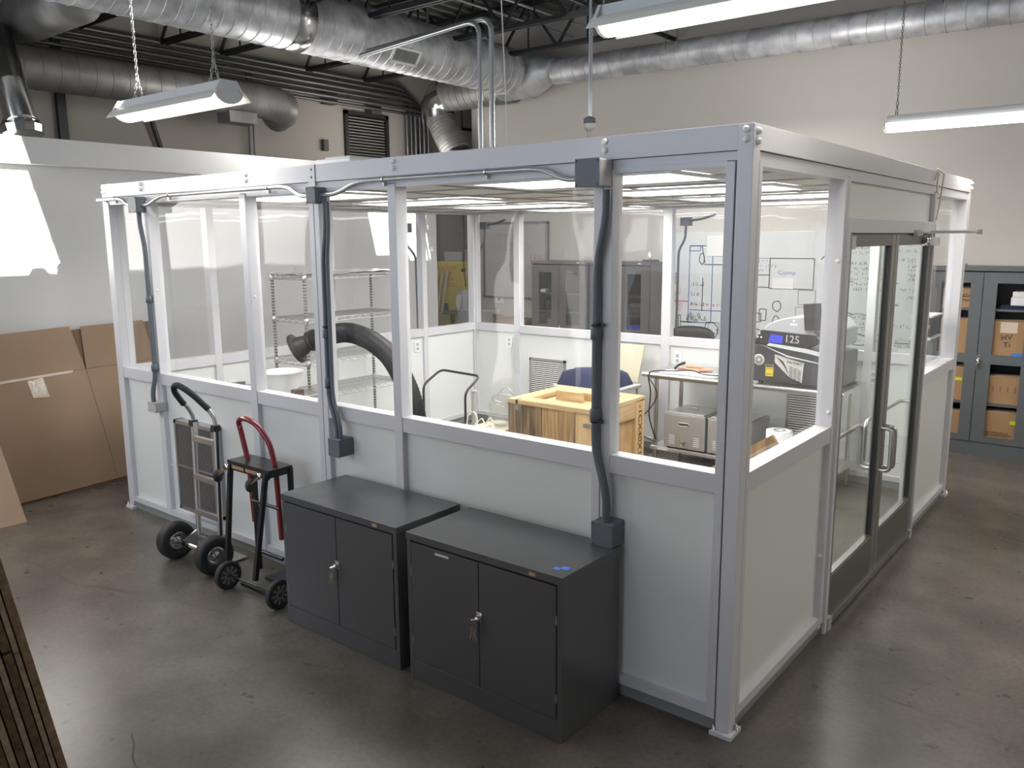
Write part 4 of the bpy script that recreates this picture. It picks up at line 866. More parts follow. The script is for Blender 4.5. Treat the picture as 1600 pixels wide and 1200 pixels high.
obj('lower_shelf', MB().box(-3.28, -2.64, 3.32, 3.82, .2, .215), 'boxw', sb)
tag(obj('beige_board', MB().prism([(-3.18, 3.9, .71), (-2.70, 3.9, .71), (-2.70, 4.02, 1.06), (-3.06, 4.02, 1.06)], (0, .018, 0)), 'beige'), 'tall beige board standing behind the navy cloth', 'board')
tag(obj('valve_fitting', MB().lathe([(0, 0), (.02, 0), (.02, .06), (.045, .065), (.045, .075), (.01, .08), (.01, .11), (0, .11)], (-2.68, 3.42, .71), (0, 0, 1), 14), 'satin'), 'small metal valve standing behind the crate, right of the navy cloth', 'valve')

# ---- stainless bench
BX0, BX1, BY0, BY1, BZ = -2.40, -.63, 3.46, 4.10, .90
bn = thing('steel_bench', 'long stainless steel workbench along the back wall', 'bench', (-1.5, 3.8, 0))
obj('top', MB().box(BX0, BX1, BY0+.02, BY1, BZ-.012, BZ), 'stainc', bn)
obj('front_roll', MB().tube([(BX0-.005, BY0+.018, BZ-.02), (BX1+.005, BY0+.018, BZ-.02)], .021, 14), 'stainc', bn)
obj('apron', MB().box(BX0+.03, BX1-.03, BY0+.06, BY0+.07, BZ-.06, BZ-.012).box(BX0+.01, BX0+.02, BY0+.02, BY1, BZ-.04, BZ-.01).box(BX1-.02, BX1-.01, BY0+.02, BY1, BZ-.04, BZ-.01), 'stainc', bn)
BS = .215
for x in (BX0+.10, BX1-.10):
    for y in (BY0+.09, BY1-.06):
        lg = obj('leg', MB().tube([(x, y, .09), (x, y, BZ-.012)], .0205, 14), 'satin', bn)
        obj('bullet_foot', MB().lathe([(.0, 0), (.012, .0), (.016, .03), (.0185, .06), (.0185, .095)], (x, y, 0), (0, 0, 1), 12), 'satin', lg)
obj('undershelf', MB().box(BX0+.06, BX1-.06, BY0+.06, BY1-.03, BS-.035, BS), 'stain', bn, bevel=.006)
tag(obj('shelf_sticker', MB().box(-2.26, -2.16, BY0+.057, BY0+.0595, BS-.028, BS-.010), 'tagw'), 'small white sticker on the bench undershelf edge', 'sticker')
def bath(x0, x1, lab):
    y0, y1, z0, z1 = 3.52, 3.93, BS+.015, .535
    t = thing('ultrasonic_bath', lab, 'machine', ((x0+x1)/2, y0, BS), 'stainless baths under the bench')
    obj('body', MB().box(x0, x1, y0, y1, z0, z1), 'stain', t, bevel=.006)
    obj('rim', MB().box(x0-.004, x1+.004, y0-.004, y1+.004, z1, z1+.008), 'stainc', t, bevel=.002)
    ld = obj('lid', MB().box(x0+.02, x1-.02, y0+.02, y1-.02, z1+.008, z1+.02), 'stainc', t, bevel=.003)
    xm = (x0+x1)/2; obj('lid_handle', MB().tube(rounded([(xm-.04, y0+.19, z1+.02), (xm-.04, y0+.19, z1+.045), (xm+.04, y0+.19, z1+.045), (xm+.04, y0+.19, z1+.02)], .012), .005, 8), 'stainc', ld)
    hr = obj('recessed_grip', MB().tube(rounded([(xm-.05, y0-.002, z1-.07), (xm+.04, y0-.002, z1-.07), (xm+.05, y0-.002, z1-.085), (xm+.04, y0-.002, z1-.10), (xm-.05, y0-.002, z1-.10), (xm-.06, y0-.002, z1-.085), (xm-.05, y0-.002, z1-.07)], .008, 3), .003, 6), 'stainc', t)
    obj('grip_slot', MB().box(xm-.05, xm+.04, y0-.0015, y0, z1-.095, z1-.075), 'dkgrey', hr)
    for s in (-1, 1):
        vm = MB(); 
        for i in range(5): vm.box(xm+s*.12-.028, xm+s*.12+.028, y0-.0025, y0, z0+.035+i*.018, z0+.041+i*.018)
        obj('vent_slots', vm, 'tagw', t)
    obj('drain_valve', MB().tube([(xm, y0, z0+.06), (xm, y0-.05, z0+.06)], .014, 12).tube([(xm, y0-.035, z0+.06), (xm, y0-.045, z0+.03)], .012, 12).bar((xm-.035, y0-.03, z0+.085), (xm+.03, y0-.03, z0+.075), .008, .004), 'gold', t)
    for x in (x0+.03, x1-.03): obj('foot', MB().lathe([(.015, 0), (.015, .016)], (x, y0+.04, BS), (0, 0, 1), 10).lathe([(.015, 0), (.015, .016)], (x, y1-.04, BS), (0, 0, 1), 10), 'rubber', t)
bath(-2.20, -1.80, 'stainless bath with drain valve, left one on the bench undershelf'); bath(-1.775, -1.375, 'stainless bath with drain valve, right one on the bench undershelf, half hidden by the post')
tag(obj('steel_tray', MB().box(-1.30, -1.02, 3.55, 3.9, BS+.002, BS+.10).box(-1.32, -1.0, 3.53, 3.92, BS+.10, BS+.108), 'stain', bevel=.008), 'stainless tray with lid on the bench undershelf, right of the baths', 'tray')
tag(obj('steel_pan', MB().lathe([(0, 0), (.08, 0), (.10, .07), (.105, .072), (.09, .005), (0, .005)], (-1.2, 3.70, BS+.112), (0, 0, 1), 24), 'stainc'), 'small round steel pan on the lidded tray', 'pan')
rl = thing('film_roll', 'white roll of plastic film standing on the bench undershelf', 'roll', (-.97, 3.60, 0))
obj('wrap', MB().lathe([(.03, .0), (.10, 0), (.10, .40), (.03, .40), (.03, 0)], (-1.02, 3.20, .20), (0, 0, 1), 30), 'roll', rl); obj('core', MB().lathe([(0, .36), (.031, .36), (.035, .402), (.045, .403)], (-1.02, 3.20, .20), (0, 0, 1), 24), 'rolld', rl)
tag(obj('roll_stool', MB().box(-1.16, -.88, 3.06, 3.34, .0, .20), 'stain', bevel=.006), 'low steel block under the film roll', 'block')
tag(obj('wood_stick', MB().bar((-1.22, 2.2, .38), (-.67, 2.2, .76), .04, .10).bar((-1.2, 2.2, .4), (-1.2, 2.2, .0), .05, .04).bar((-.70, 2.2, .72), (-.70, 2.2, .0), .05, .04), 'weath2', bevel=.002), 'slanted wooden trestle bar behind the right front window', 'wood')
# cables & papers on bench
for k, (x, y, a) in enumerate(((-2.13, 3.62, .1), (-1.86, 3.60, -.08))):
    mt = Matrix.Translation((x, y, BZ+.001+.001*k)) @ Matrix.Rotation(a, 4, 'Z')
    tag(obj('paper_sheet', MB().box(-.14, .14, -.10, .10, 0, .002, mt), 'paper'), ['white paper sheet at the left end of the steel bench', 'white paper sheet on the steel bench, nearer the post'][k], 'paper')
tag(obj('orange_board', MB().prism([(-2.22, 3.80, BZ+.002), (-1.98, 3.72, BZ+.004), (-1.88, 3.82, BZ+.006), (-2.10, 3.93, BZ+.003)], (0, 0, .018)).tube([(-2.14, 3.82, BZ+.03), (-1.98, 3.80, BZ+.034)], .012, 8), 'orange', bevel=.003), 'orange component lying at the back left of the steel bench', 'component')
cb = MB().tube(catmull([(-2.28, 3.52, .28), (-2.32, 3.46, .50), (-2.30, 3.44, .72), (-2.33, 3.45, .88), (-2.30, 3.52, BZ+.012), (-2.15, 3.60, BZ+.014), (-2.02, 3.68, BZ+.02), (-1.85, 3.58, BZ+.014), (-1.65, 3.62, BZ+.012), (-1.45, 3.66, BZ+.012)], 6), .006, 6)
cb.tube(catmull([(-2.33, 3.45, .86), (-2.24, 3.45, .72), (-2.30, 3.44, .58), (-2.45, 3.46, .42), (-2.42, 3.48, .32), (-2.28, 3.50, .26)], 6), .005, 6).tube(catmull([(-2.20, 3.70, BZ+.02), (-2.18, 3.74, BZ+.05), (-2.12, 3.74, BZ+.075)], 4), .012, 8)
tag(obj('black_cable', cb, 'cordk'), 'black power cable across the bench and hanging at its left leg', 'cable')

# ---- bench-top machine marked 125
mx0, mx1, my0, my1, mz = -1.385, -.68, 3.50, 3.98, BZ
mc = thing('bench_machine', 'large charcoal tabletop machine marked 125 with raised monitor', 'machine', ((mx0+mx1)/2, 3.72, mz))
obj('body', MB().prism([(mx0, my0, mz+.02), (mx1, my0, mz+.02), (mx1, my0, mz+.29), (mx0+.0, my0, mz+.34)], (0, my1-my0, 0)), 'mgrey', mc, bevel=.015, seg=3)
obj('control_band', MB().prism([(mx0+.0, my0-.012, mz+.34), (mx0+.42, my0-.012, mz+.30), (mx0+.52, my0-.012, mz+.36), (mx0+.52, my0-.012, mz+.43), (mx0+.07, my0-.012, mz+.45)], (0, .12, 0)), 'mdark', mc, bevel=.006)
lid = [(mx0+.08+.40*(1-math.cos(t)), my0-.004, mz+.44+.135*math.sin(t)) for t in [math.pi/2*i/10 for i in range(11)]]+[(mx1-.06, my0-.004, mz+.55), (mx1, my0-.004, mz+.48), (mx1, my0-.004, mz+.34), (mx0+.5, my0-.004, mz+.41)]
obj('dome_lid', MB().prism(lid, (0, my1-my0-.05, 0)), 'mlid', mc, bevel=.012, seg=3)
wr = obj('clear_wrap', MB().prism([(mx0+.12, my0-.016, mz+.325), (mx0+.45, my0-.02, mz+.285), (mx1, my0-.02, mz+.24), (mx1, my0-.02, mz+.27), (mx0+.45, my0-.02, mz+.32), (mx0+.14, my0-.016, mz+.345)], (0, .004, 0)).prism([(mx0+.07, my0-.016, mz+.33), (mx0+.3, my0-.02, mz+.24), (mx1, my0-.02, mz+.19), (mx0+.3, my0-.02, mz+.255)], (0, .004, 0)), 'film', mc, label='shiny folds of clear wrap')
bsd = basis((mx0+.235, my0-.0135, mz+.378), (1, 0, -.06), (0.12, 0, 1)); text('model_number', '125', .085, 'mplate', mc, basis((mx0+.325, my0-.0135, mz+.385), (1, 0, -.05), (.0, 0, 1)), .001)
obj('blue_display', MB().prism([(mx0+.13, my0-.0145, mz+.355), (mx0+.245, my0-.0145, mz+.347), (mx0+.25, my0-.0145, mz+.41), (mx0+.15, my0-.0145, mz+.42)], (0, .003, 0)), 'blue', mc)
gp = obj('vent_plate', MB().prism([(mx0+.19, my0-.008, mz+.255), (mx0+.43, my0-.008, mz+.20), (mx0+.42, my0-.008, mz+.0+.04), (mx0+.32, my0-.008, mz+.075), (mx0+.19, my0-.008, mz+.19)], (0, .008, 0)), 'mplate', mc)
sl_ = MB()
for i in range(8): sl_.bar((mx0+.205+.011*i, my0-.0092, mz+.235-.010*i), (mx0+.268+.005*i, my0-.0092, mz+.195-.012*i), .003, .005, (0, 1, 0))
for c_ in range(3):
    for i in range(8): sl_.bar((mx0+.315+.034*c_, my0-.0092, mz+.165-.012*c_-.0125*i), (mx0+.34+.034*c_, my0-.0092, mz+.160-.012*c_-.0125*i), .003, .005, (0, 1, 0))
obj('vent_slots', sl_, 'mdark', gp); text('plate_lettering', 'ORION', .030, 'mdark', mc, basis((mx0+.355, my0-.009, mz+.197), (-1, 0, .10), (0, 0, -1)), .0005, 1.3)
obj('round_badge', MB().lathe([(.0, .002), (.045, .002), (.047, 0)], (mx0+.055, my0-.001, mz+.20), (0, -1, 0), 28), 'mplate', mc); obj('badge_ring', MB().lathe([(.018, .003), (.024, .003)], (mx0+.055, my0-.001, mz+.20), (0, -1, 0), 24).lathe([(.03, .003), (.033, .003)], (mx0+.055, my0-.001, mz+.20), (0, -1, 0), 24), 'mgrey', mc)
ys = obj('yellow_sticker', MB().box(mx0+.115, mx0+.18, my0-.003, my0, mz+.07, mz+.165), 'yel', mc); obj('sticker_band', MB().box(mx0+.118, mx0+.177, my0-.004, my0-.003, mz+.085, mz+.09).box(mx0+.118, mx0+.177, my0-.004, my0-.003, mz+.13, mz+.135).box(mx0+.118, mx0+.177, my0-.004, my0-.003, mz+.145, mz+.163), 'dkgrey', ys)
lgm = MB()
for dx, dz in ((0, .028), (-.02, 0), (0, 0), (.02, 0)): lgm.box(mx0+.33+dx-.008, mx0+.33+dx+.008, my0-.0065, my0-.0045, mz+.50+dz, mz+.515+dz)
obj('lid_logo', lgm, 'bowl', mc)
mn = obj('monitor', MB().box(-.07, .07, -.012, .012, 0, .21, Matrix.Translation((-.885, 3.46, mz+.475)) @ Matrix.Rotation(-.10, 4, 'Y') @ Matrix.Rotation(-.12, 4, 'Z')), 'blackp', mc, bevel=.006); obj('monitor_screen', MB().box(-.06, .06, -.014, -.012, .02, .10, Matrix.Translation((-.885, 3.46, mz+.475)) @ Matrix.Rotation(-.10, 4, 'Y') @ Matrix.Rotation(-.12, 4, 'Z')), 'scr', mn)
obj('monitor_arm', MB().tube([(-.88, 3.47, mz+.46), (-.80, 3.47, mz+.43), (-.68, 3.5, mz+.38)], .010, 8).tube([(-.86, 3.47, mz+.44), (-.70, 3.5, mz+.36)], .006, 8), 'dkgrey', mc)
for x in (mx0+.06, mx1-.06):
    for y in (my0+.05, my1-.05): obj('foot', MB().lathe([(.02, 0), (.02, .022)], (x, y, mz), (0, 0, 1), 12), 'rubber', mc)
obj('dots', MB().lathe([(0, .002), (.008, .002)], (mx0+.055, my0-.012, mz+.42), (0, -1, 0), 10).lathe([(0, .002), (.008, .002)], (mx0+.04, my0-.012, mz+.39), (0, -1, 0), 10).lathe([(0, .002), (.008, .002)], (mx0+.07, my0-.012, mz+.39), (0, -1, 0), 10), 'bowl', mc)
tag(obj('blue_dish', MB().lathe([(0, 0), (.05, 0), (.052, .012), (.0, .016)], (-.72, 3.95, BZ), (0, 0, 1), 20), 'navy'), 'small round blue dish at the right end of the bench', 'dish')

# ================================================================== background, beyond the clean room
def strokes(kind, x0, z0, w_, h_, mb, y, seed=0, lw=.011):
    rnd = random.Random(seed)
    def seg(a, b, l=lw):
        a = Vector((a[0], y, a[1])); b = Vector((b[0], y, b[1])); d = (b-a)
        if d.length < 1e-5: return
        d.normalize(); s = Vector((-d.z, 0, d.x))*l/2
        mb.add([a-s, a+s, b+s, b-s], [(0, 1, 2, 3)])
    if kind == 'text':
        x = x0
        while x < x0+w_:
            n = rnd.randint(2, 6)
            for i in range(n):
                cx = x+i*.021; cw = .015; P = [(cx+rnd.choice((0, .5, 1))*cw, z0+rnd.choice((0, .5, 1))*h_*1.1) for _ in range(4)]
                for a, b in zip(P, P[1:]): seg(a, b, .0042)
            x += n*.021+.022
    elif kind == 'rect':
        for a, b in (((x0, z0), (x0+w_, z0)), ((x0+w_, z0), (x0+w_, z0+h_)), ((x0+w_, z0+h_), (x0, z0+h_)), ((x0, z0+h_), (x0, z0))): seg(a, b)
    elif kind == 'line': seg((x0, z0), (x0+w_, z0+h_))
    elif kind == 'arc':
        P = [(x0+w_*math.cos(t), z0+h_*math.sin(t)) for t in [math.radians(100+i*16) for i in range(12)]]
        for a, b in zip(P, P[1:]): seg(a, b)
    elif kind == 'loop':
        P = [(x0+w_*math.cos(t)*rnd.uniform(.8, 1.1), z0+h_*math.sin(t)*rnd.uniform(.8, 1.1)) for t in [i*.55 for i in range(13)]]
        for a, b in zip(P, P[1:]): seg(a, b)
WY = YB-.035
wbd = thing('whiteboard', 'wide frameless whiteboard covered in handwriting behind the clean room', 'whiteboard', (-1.9, YB, .85))
obj('board', MB().box(-3.62, -.70, WY, YB-.002, .86, 2.16), 'wb', wbd, bevel=.003)
obj('tray', MB().box(-3.62, -.70, WY-.04, WY, .835, .86), 'wbf', wbd)
k1, k2, k3, k4 = MB(), MB(), MB(), MB(); yy = WY-.002
for i in range(3): strokes('text', -1.42, 2.02-i*.055, .28, .025, k1, yy, i)
for i in range(6): strokes('text', -1.43+.02*(i % 3), 1.80-i*.055, .30, .03, k1, yy, 20+i, .008)
strokes('arc', -1.38, 1.45, .12, .18, k1, yy); strokes('line', -1.3, 1.28, .3, -.06, k4, yy); strokes('loop', -1.32, 1.20, .15, .08, k4, yy, 4)
for i in range(5): strokes('text', -1.45+.02*i, 1.22-i*.06, .26, .028, k1, yy, 40+i, .008)
strokes('loop', -1.3, 1.0, .14, .06, k1, yy, 3)
for i in range(3): strokes('text', -1.02, 2.02-i*.09, .28, .028, k1, yy, 60+i)
for i in range(5): strokes('text', -.86, 1.82-i*.045, .10, .025, k1, yy, 70+i, .008)
strokes('arc', -.93, 1.50, .08, .12, k1, yy); strokes('text', -.93, 1.53, .2, .028, k1, yy, 80); strokes('text', -.85, 1.45, .12, .028, k1, yy, 81); strokes('line', -1.06, 1.33, .13, .07, k1, yy)
strokes('text', -.98, 1.15, .22, .035, k1, yy, 82, .01); strokes('text', -.93, 1.01, .18, .03, k1, yy, 83, .012); strokes('line', -.94, .99, .18, .0, k1, yy); strokes('text', -.94, .94, .16, .03, k1, yy, 84, .009)
strokes('line', -1.75, 1.85, .16, .16, k1, yy, lw=.014)
for i in range(5): strokes('text', -1.66, 1.86-i*.05, .16, .025, k1, yy, 90+i)
strokes('rect', -2.32, 1.52, .50, .34, k1, yy); strokes('rect', -2.58, 1.53, .26, .14, k1, yy); strokes('line', -2.62, 1.86, .32, 0, k4, yy)
strokes('line', -2.58, 1.38, 0, -.5, k1, yy); strokes('rect', -2.52, 1.13, .12, .10, k1, yy); strokes('rect', -2.42, 1.15, .08, .13, k1, yy); strokes('loop', -2.22, 1.32, .05, .06, k1, yy, 5); strokes('loop', -2.22, 1.14, .045, .07, k1, yy, 6); strokes('loop', -2.44, 1.0, .06, .05, k1, yy, 7)
strokes('rect', -2.0, 1.1, .2, .22, k4, yy); strokes('rect', -1.98, 1.35, .19, .16, k4, yy); strokes('loop', -2.2, .95, .05, .05, k4, yy, 17)
for i in range(5): strokes('line', -2.56+.01*i, .93+.03*i, .28, -.01*i, k4, yy)
for i in range(3): strokes('text', -2.58, 1.81-i*.05, .22, .025, k2, yy, 100+i, .008)
strokes('rect', -3.32, 1.08, .30, .92, k2, yy); strokes('rect', -3.32, 1.94, .14, .06, k2, yy); strokes('line', -3.14, 1.62, 0, -.40, k1, yy, lw=.01); strokes('line', -3.16, 2.0, .04, -.2, k1, yy); strokes('line', -3.13, 1.78, .3, 0, k1, yy); strokes('loop', -3.16, 1.85, .035, .07, k1, yy, 9)
for i in range(4): strokes('text', -3.30, 1.52-i*.12, .14, .04, k2, yy, 110+i, .009)
strokes('line', -3.30, 1.23, .42, 0, k2, yy); strokes('text', -3.30, 1.28, .3, .03, k3, yy, 120)
for i in range(5): strokes('text', -3.62+.03*i, 1.48-i*.07, .12, .09, k3, yy, 130+i, .009)
strokes('line', -3.60, 1.33, .28, 0, k3, yy, lw=.014)
strokes('rect', -3.45, 1.0, .03, .16, k1, yy, lw=.01); strokes('line', -3.42, 1.08, .16, 0, k1, yy, lw=.014)
for i in range(3): strokes('text', -3.34, 1.07+i*.03, .16, .05, k1, yy, 140+i, .009)
strokes('rect', -3.05, .96, .14, .13, k4, yy); strokes('loop', -3.02, .98, .1, .12, k1, yy, 11)
obj('black_writing', k1, 'ink', wbd); obj('blue_writing', k2, 'inkb', wbd); obj('red_writing', k3, 'inkr', wbd); obj('grey_writing', k4, 'inkg', wbd)
rect = MB(); strokes('rect', -1.70, 1.36, .12, .10, rect, yy, lw=.012); strokes('text', -1.70, 1.38, .12, .06, rect, yy, 150, .02); obj('red_box', rect, 'inkr', wbd)
text('lettering', 'Comp', .07, 'inkb', wbd, basis((-2.12, yy-.001, 1.70), (1, 0, 0), (0, 0, 1)), .0005, 1.2)
for k, (x, z, w_, h_, lab) in enumerate([(-3.10, 1.88, .22, .24, 'white paper sheet pinned high on the wide whiteboard'), (-2.28, 1.62-.10, .24, .12, 'pale paper sheet on the whiteboard below the blue word'), (-.90, .76+.1, .16, .08, 'white paper slip low at the right end of the whiteboard')]):
    tag(obj('paper_note', MB().box(x, x+w_, yy-.004, yy-.001, z, z+h_), 'paper'), lab, 'paper')
tag(obj('blue_tape_strip', MB().box(-3.56, -3.46, yy-.004, yy, 1.655, 1.675), 'tape'), 'short strip of blue tape on the whiteboard above a small note', 'tape')
tag(obj('small_note', MB().box(-3.555, -3.465, yy-.003, yy, 1.53, 1.645), 'boxw'), 'small grey printed note under the blue tape strip', 'paper')
tag(obj('blue_tape_strip', MB().box(-2.66, -2.50, yy-.004, yy, .868, .888), 'tape'), 'blue tape strip at the lower edge of the whiteboard left of the machine', 'tape')

w2 = thing('framed_whiteboard', 'grey framed whiteboard on the back wall at the far left', 'whiteboard', (-6.0, YB, 1.25))
obj('board', MB().box(-6.58, -5.48, YB-.025, YB-.003, 1.28, 2.32), 'wbg', w2)
obj('frame', MB().box(-6.61, -5.45, YB-.035, YB-.002, 2.30, 2.335).box(-6.61, -5.45, YB-.04, YB-.002, 1.255, 1.285).box(-6.61, -6.575, YB-.035, YB-.002, 1.27, 2.32).box(-5.485, -5.45, YB-.035, YB-.002, 1.27, 2.32), 'wbf', w2)
q = MB(); qy = YB-.027
for i in range(6): strokes('loop', -6.35+.25*(i % 3), 1.98-.28*(i//3), .08, .05, q, qy, 200+i, .007)
strokes('text', -6.35, 2.12, .3, .05, q, qy, 210); obj('grey_writing', q, 'inkg', w2)
q = MB(); 
for i in range(3): strokes('text', -5.78, 1.80-.13*i, .16, .07, q, qy, 220+i, .008)
obj('red_writing', q, 'inkr', w2)

def tall_cab(x0, label, m='cabl', wide=.90, wins=None, group='tall storage cabinets on the back wall', hz=1.81, y0=5.77, two_rows=False):
    x1 = x0+wide; y1 = y0+.43
    t = thing('tall_cabinet', label, 'cabinet', ((x0+x1)/2, y0+.2, 0), group)
    obj('body', MB().box(x0, x0+.012, y0+.02, y1, 0, hz).box(x1-.012, x1, y0+.02, y1, 0, hz).box(x0, x1, y1-.012, y1, 0, hz).box(x0, x1, y0+.02, y1, .09, .10), m, t)
    obj('liner', MB().box(x0+.014, x1-.014, y1-.016, y1-.0125, .1, hz-.04).box(x0+.0125, x0+.015, y0+.03, y1-.02, .1, hz-.04).box(x1-.015, x1-.0125, y0+.03, y1-.02, .1, hz-.04), 'cabd' if not two_rows else 'shelfm', t)  # added dark sheets, the shade inside the cabinet put into their colour
    obj('top', MB().box(x0-.003, x1+.003, y0, y1, hz-.04, hz), m, t, bevel=.003)
    obj('kick', MB().box(x0, x1, y0+.008, y0+.02, 0, .135), m, t)
    xm = (x0+x1)/2
    for s in (0, 1):
        a, b = ((x0+.01, xm-.003) if s == 0 else (xm+.003, x1-.01))
        wx0, wx1 = a+.115, b-.115
        mb = MB(); zz = [(1.66, .99), (.90, .20)] if two_rows else [(1.665, .985), (.82, .20)]
        if two_rows: wx0, wx1 = a+.115, b-.10
        mb.box(a, wx0, y0, y0+.012, .14, hz-.05).box(wx1, b, y0, y0+.012, .14, hz-.05).box(wx0, wx1, y0, y0+.012, zz[0][0], hz-.05).box(wx0, wx1, y0, y0+.012, zz[1][0], zz[0][1]).box(wx0, wx1, y0, y0+.012, .14, zz[1][1])
        d = obj('door', mb, m, t)
        if not two_rows: obj('window_pane', MB().box(wx0, wx1, y0+.006, y0+.009, zz[0][1], zz[0][0]).box(wx0, wx1, y0+.006, y0+.009, zz[1][1], zz[1][0]), 'g4', d)
    for z in ((1.42, .97, .52, .13) if two_rows else (1.40, 1.16, .95, .5)): obj('shelf', MB().box(x0+.012, x1-.012, y0+.03, y1-.012, z-.022, z), 'cabl' if not two_rows else 'cabg', t)
    obj('handle', MB().lathe([(0, 0), (.02, 0), (.02, .02), (.012, .04), (0, .042)], (xm+.015, y0, .93), (0, -1, 0), 14).box(xm, xm+.03, y0-.005, y0, .88, .98).tube([(xm+.015, y0-.035, .93), (xm+.03, y0-.05, .91)], .007, 8), 'chrome', t)
    if two_rows: obj('key', MB().box(xm+.005, xm+.014, y0-.04, y0-.037, .84, .90).box(xm+.016, xm+.025, y0-.038, y0-.035, .845, .90), 'key', t)
    else: obj('badge', MB().box(x1-.17, x1-.13, y0-.003, y0, hz-.026, hz-.012), 'tagw', t)
    return t
tall_cab(-5.41, 'mid-grey tall cabinet with window doors, the left one of the back wall pair'); tall_cab(-4.49, 'mid-grey tall cabinet with window doors, the right one of the back wall pair', wide=.87)
tall_cab(-.575, 'slate grey tall cabinet full of cartons at the right edge', 'cabg', .955, two_rows=True, group=None)
tag(obj('cabinet_top_bracket', MB().box(-3.74, -3.60, 5.78, 5.95, 1.811, 1.84), 'dkgrey', bevel=.003), 'dark flat box on the right grey cabinet top', 'box')
tag(obj('small_bottle', MB().lathe([(0, 0), (.02, 0), (.02, .06), (.008, .075), (.008, .10), (0, .10)], (-3.68, 5.85, 1.841), (0, 0, 1), 14), 'plas'), 'tiny white bottle on top of the grey cabinet', 'bottle')
tag(obj('flat_case', MB().box(-.52, -.30, 5.85, 6.1, 1.812, 1.835), 'boxw', bevel=.006), 'flat grey case on top of the slate cabinet', 'case')
# contents of the left pair
tag(obj('dark_pot', MB().lathe([(0, 0), (.06, 0), (.07, .12), (0, .12)], (-5.12, 5.95, 1.402), (0, 0, 1), 18), 'dkgrey'), 'dark round pot on the top shelf behind the leftmost cabinet window', 'pot')
tag(obj('white_bag', MB().lathe([(0, 0), (.07, .0), (.08, .03), (.03, .05), (0, .05)], (-5.22, 5.84, 1.402), (0, 0, 1), 10, smooth=False), 'film'), 'crumpled white bag before the dark pot', 'bag')
tag(obj('blue_tub', MB().lathe([(0, 0), (.06, 0), (.07, .13), (0, .13)], (-5.20, 5.92, 1.162), (0, 0, 1), 18), 'navy'), 'blue tub below the dark pot in the leftmost cabinet', 'tub')
tag(obj('amber_box', MB().box(-5.22, -5.08, 5.86, 6.0, .952, 1.05), 'gold', bevel=.004), 'low amber box on the lower visible shelf of the leftmost cabinet', 'box')
tag(obj('cardboard_carton', MB().box(-3.97, -3.74, 5.88, 6.05, 1.162, 1.25), 'cardbox', bevel=.003), 'small carton lit inside the right grey cabinet', 'carton')
tag(obj('yellow_parts_bin', MB().box(-3.95, -3.76, 5.85, 6.0, 1.255, 1.30), 'beige', bevel=.003), 'pale bin stacked on the small carton in the grey cabinet', 'bin')
tag(obj('blue_lit_gear', MB().box(-3.96, -3.75, 5.86, 6.0, .952, 1.02), 'blue', bevel=.003), 'blue glowing device low in the right grey cabinet', 'device')
# cartons in the right cabinet
cart = [(-.44, -.14, 1.421, 1.60, 'open carton on the top left shelf of the slate cabinet'), (-.44, -.14, .972, 1.30, 'tall carton on the second left shelf of the slate cabinet'),
        (-.44, -.14, .521, .85, 'carton with a yellow tag, left side of the slate cabinet'), (-.44, -.14, .132, .40, 'lowest left carton in the slate cabinet'),
        (-.0, .30, .972, 1.30, 'taped carton behind the upper right window of the slate cabinet'), (-.0, .30, .521, .78, 'open-topped carton with dividers in the slate cabinet'), (-.0, .30, .132, .44, 'lowest right carton with a yellow tag in the slate cabinet')]
for i, (a, b, z0, z1, lab) in enumerate(cart):
    t = thing('carton', lab, 'carton', ((a+b)/2, 5.9, z0), 'cartons inside the slate cabinet')
    obj('box', MB().box(a, b, 5.81, 6.1, z0, z1), 'cardbox', t, bevel=.003)
    obj('flap', MB().prism([(a, 5.81, z1), (b, 5.81, z1), (b, 5.90, z1+.02), (a, 5.90, z1+.012)], (0, 0, .004)), 'card', t)
    if i in (2, 6): obj('yellow_tag', MB().box(a+.10+(.12 if i == 6 else .03), a+.20+(.12 if i == 6 else .03), 5.806, 5.809, (z0+z1)/2+(.03 if i == 2 else .05), (z0+z1)/2+(.06 if i == 2 else .085)), mat('lime_tag', (.6, .75, .02), .5), t)
    if i == 4: obj('packing_tape', MB().box(a+.07, b-.09, 5.806, 5.809, z1-.10, z1), 'clear', t); text('marker_scrawl', 'HV\nTi', .07, 'ink', t, basis(((a+b)/2-.02, 5.806, z0+.15), (1, 0, .1), (-.1, 0, 1)), .0005); obj('blue_tape', MB().box(b-.12, b-.02, 5.806, 5.809, z0+.012, z0+.04), 'tape', t)
    if i == 6: text('printing', 'Black Breadboard\nFOR COMPONENTS', .026, 'stencil', t, basis(((a+b)/2-.03, 5.807, z0+.10), (1, 0, 0), (0, 0, 1)), .0004)
    if i == 0: q = MB(); strokes('arc', a+.22, z0+.10, .06, .03, q, 5.806, lw=.008); strokes('line', a+.16, z0+.10, .1, .02, q, 5.806, lw=.008); obj('marker_line', q, 'stencil', t)
    if i == 5:
        dv = MB()
        for x_ in (.05, .11, .17, .23): dv.box(a+x_, a+x_+.012, 5.806, 5.81, z0+.12, z0+.17)
        obj('divider_slots', dv, 'cardd', t)
for k, (z0, z1, a, b) in enumerate(((1.421, 1.455, .05, .32), (1.456, 1.53, .13, .34), (1.531, 1.585, .14, .33))):
    tag(obj('flat_box', MB().box(a, b, 5.83, 6.08, z0, z1), ['navy', 'bowl', 'paper'][k], bevel=.003), ['flat blue box on the top right shelf of the slate cabinet', 'white box stacked on the flat blue box', 'smaller white box topmost on the slate cabinet shelf'][k], 'box')

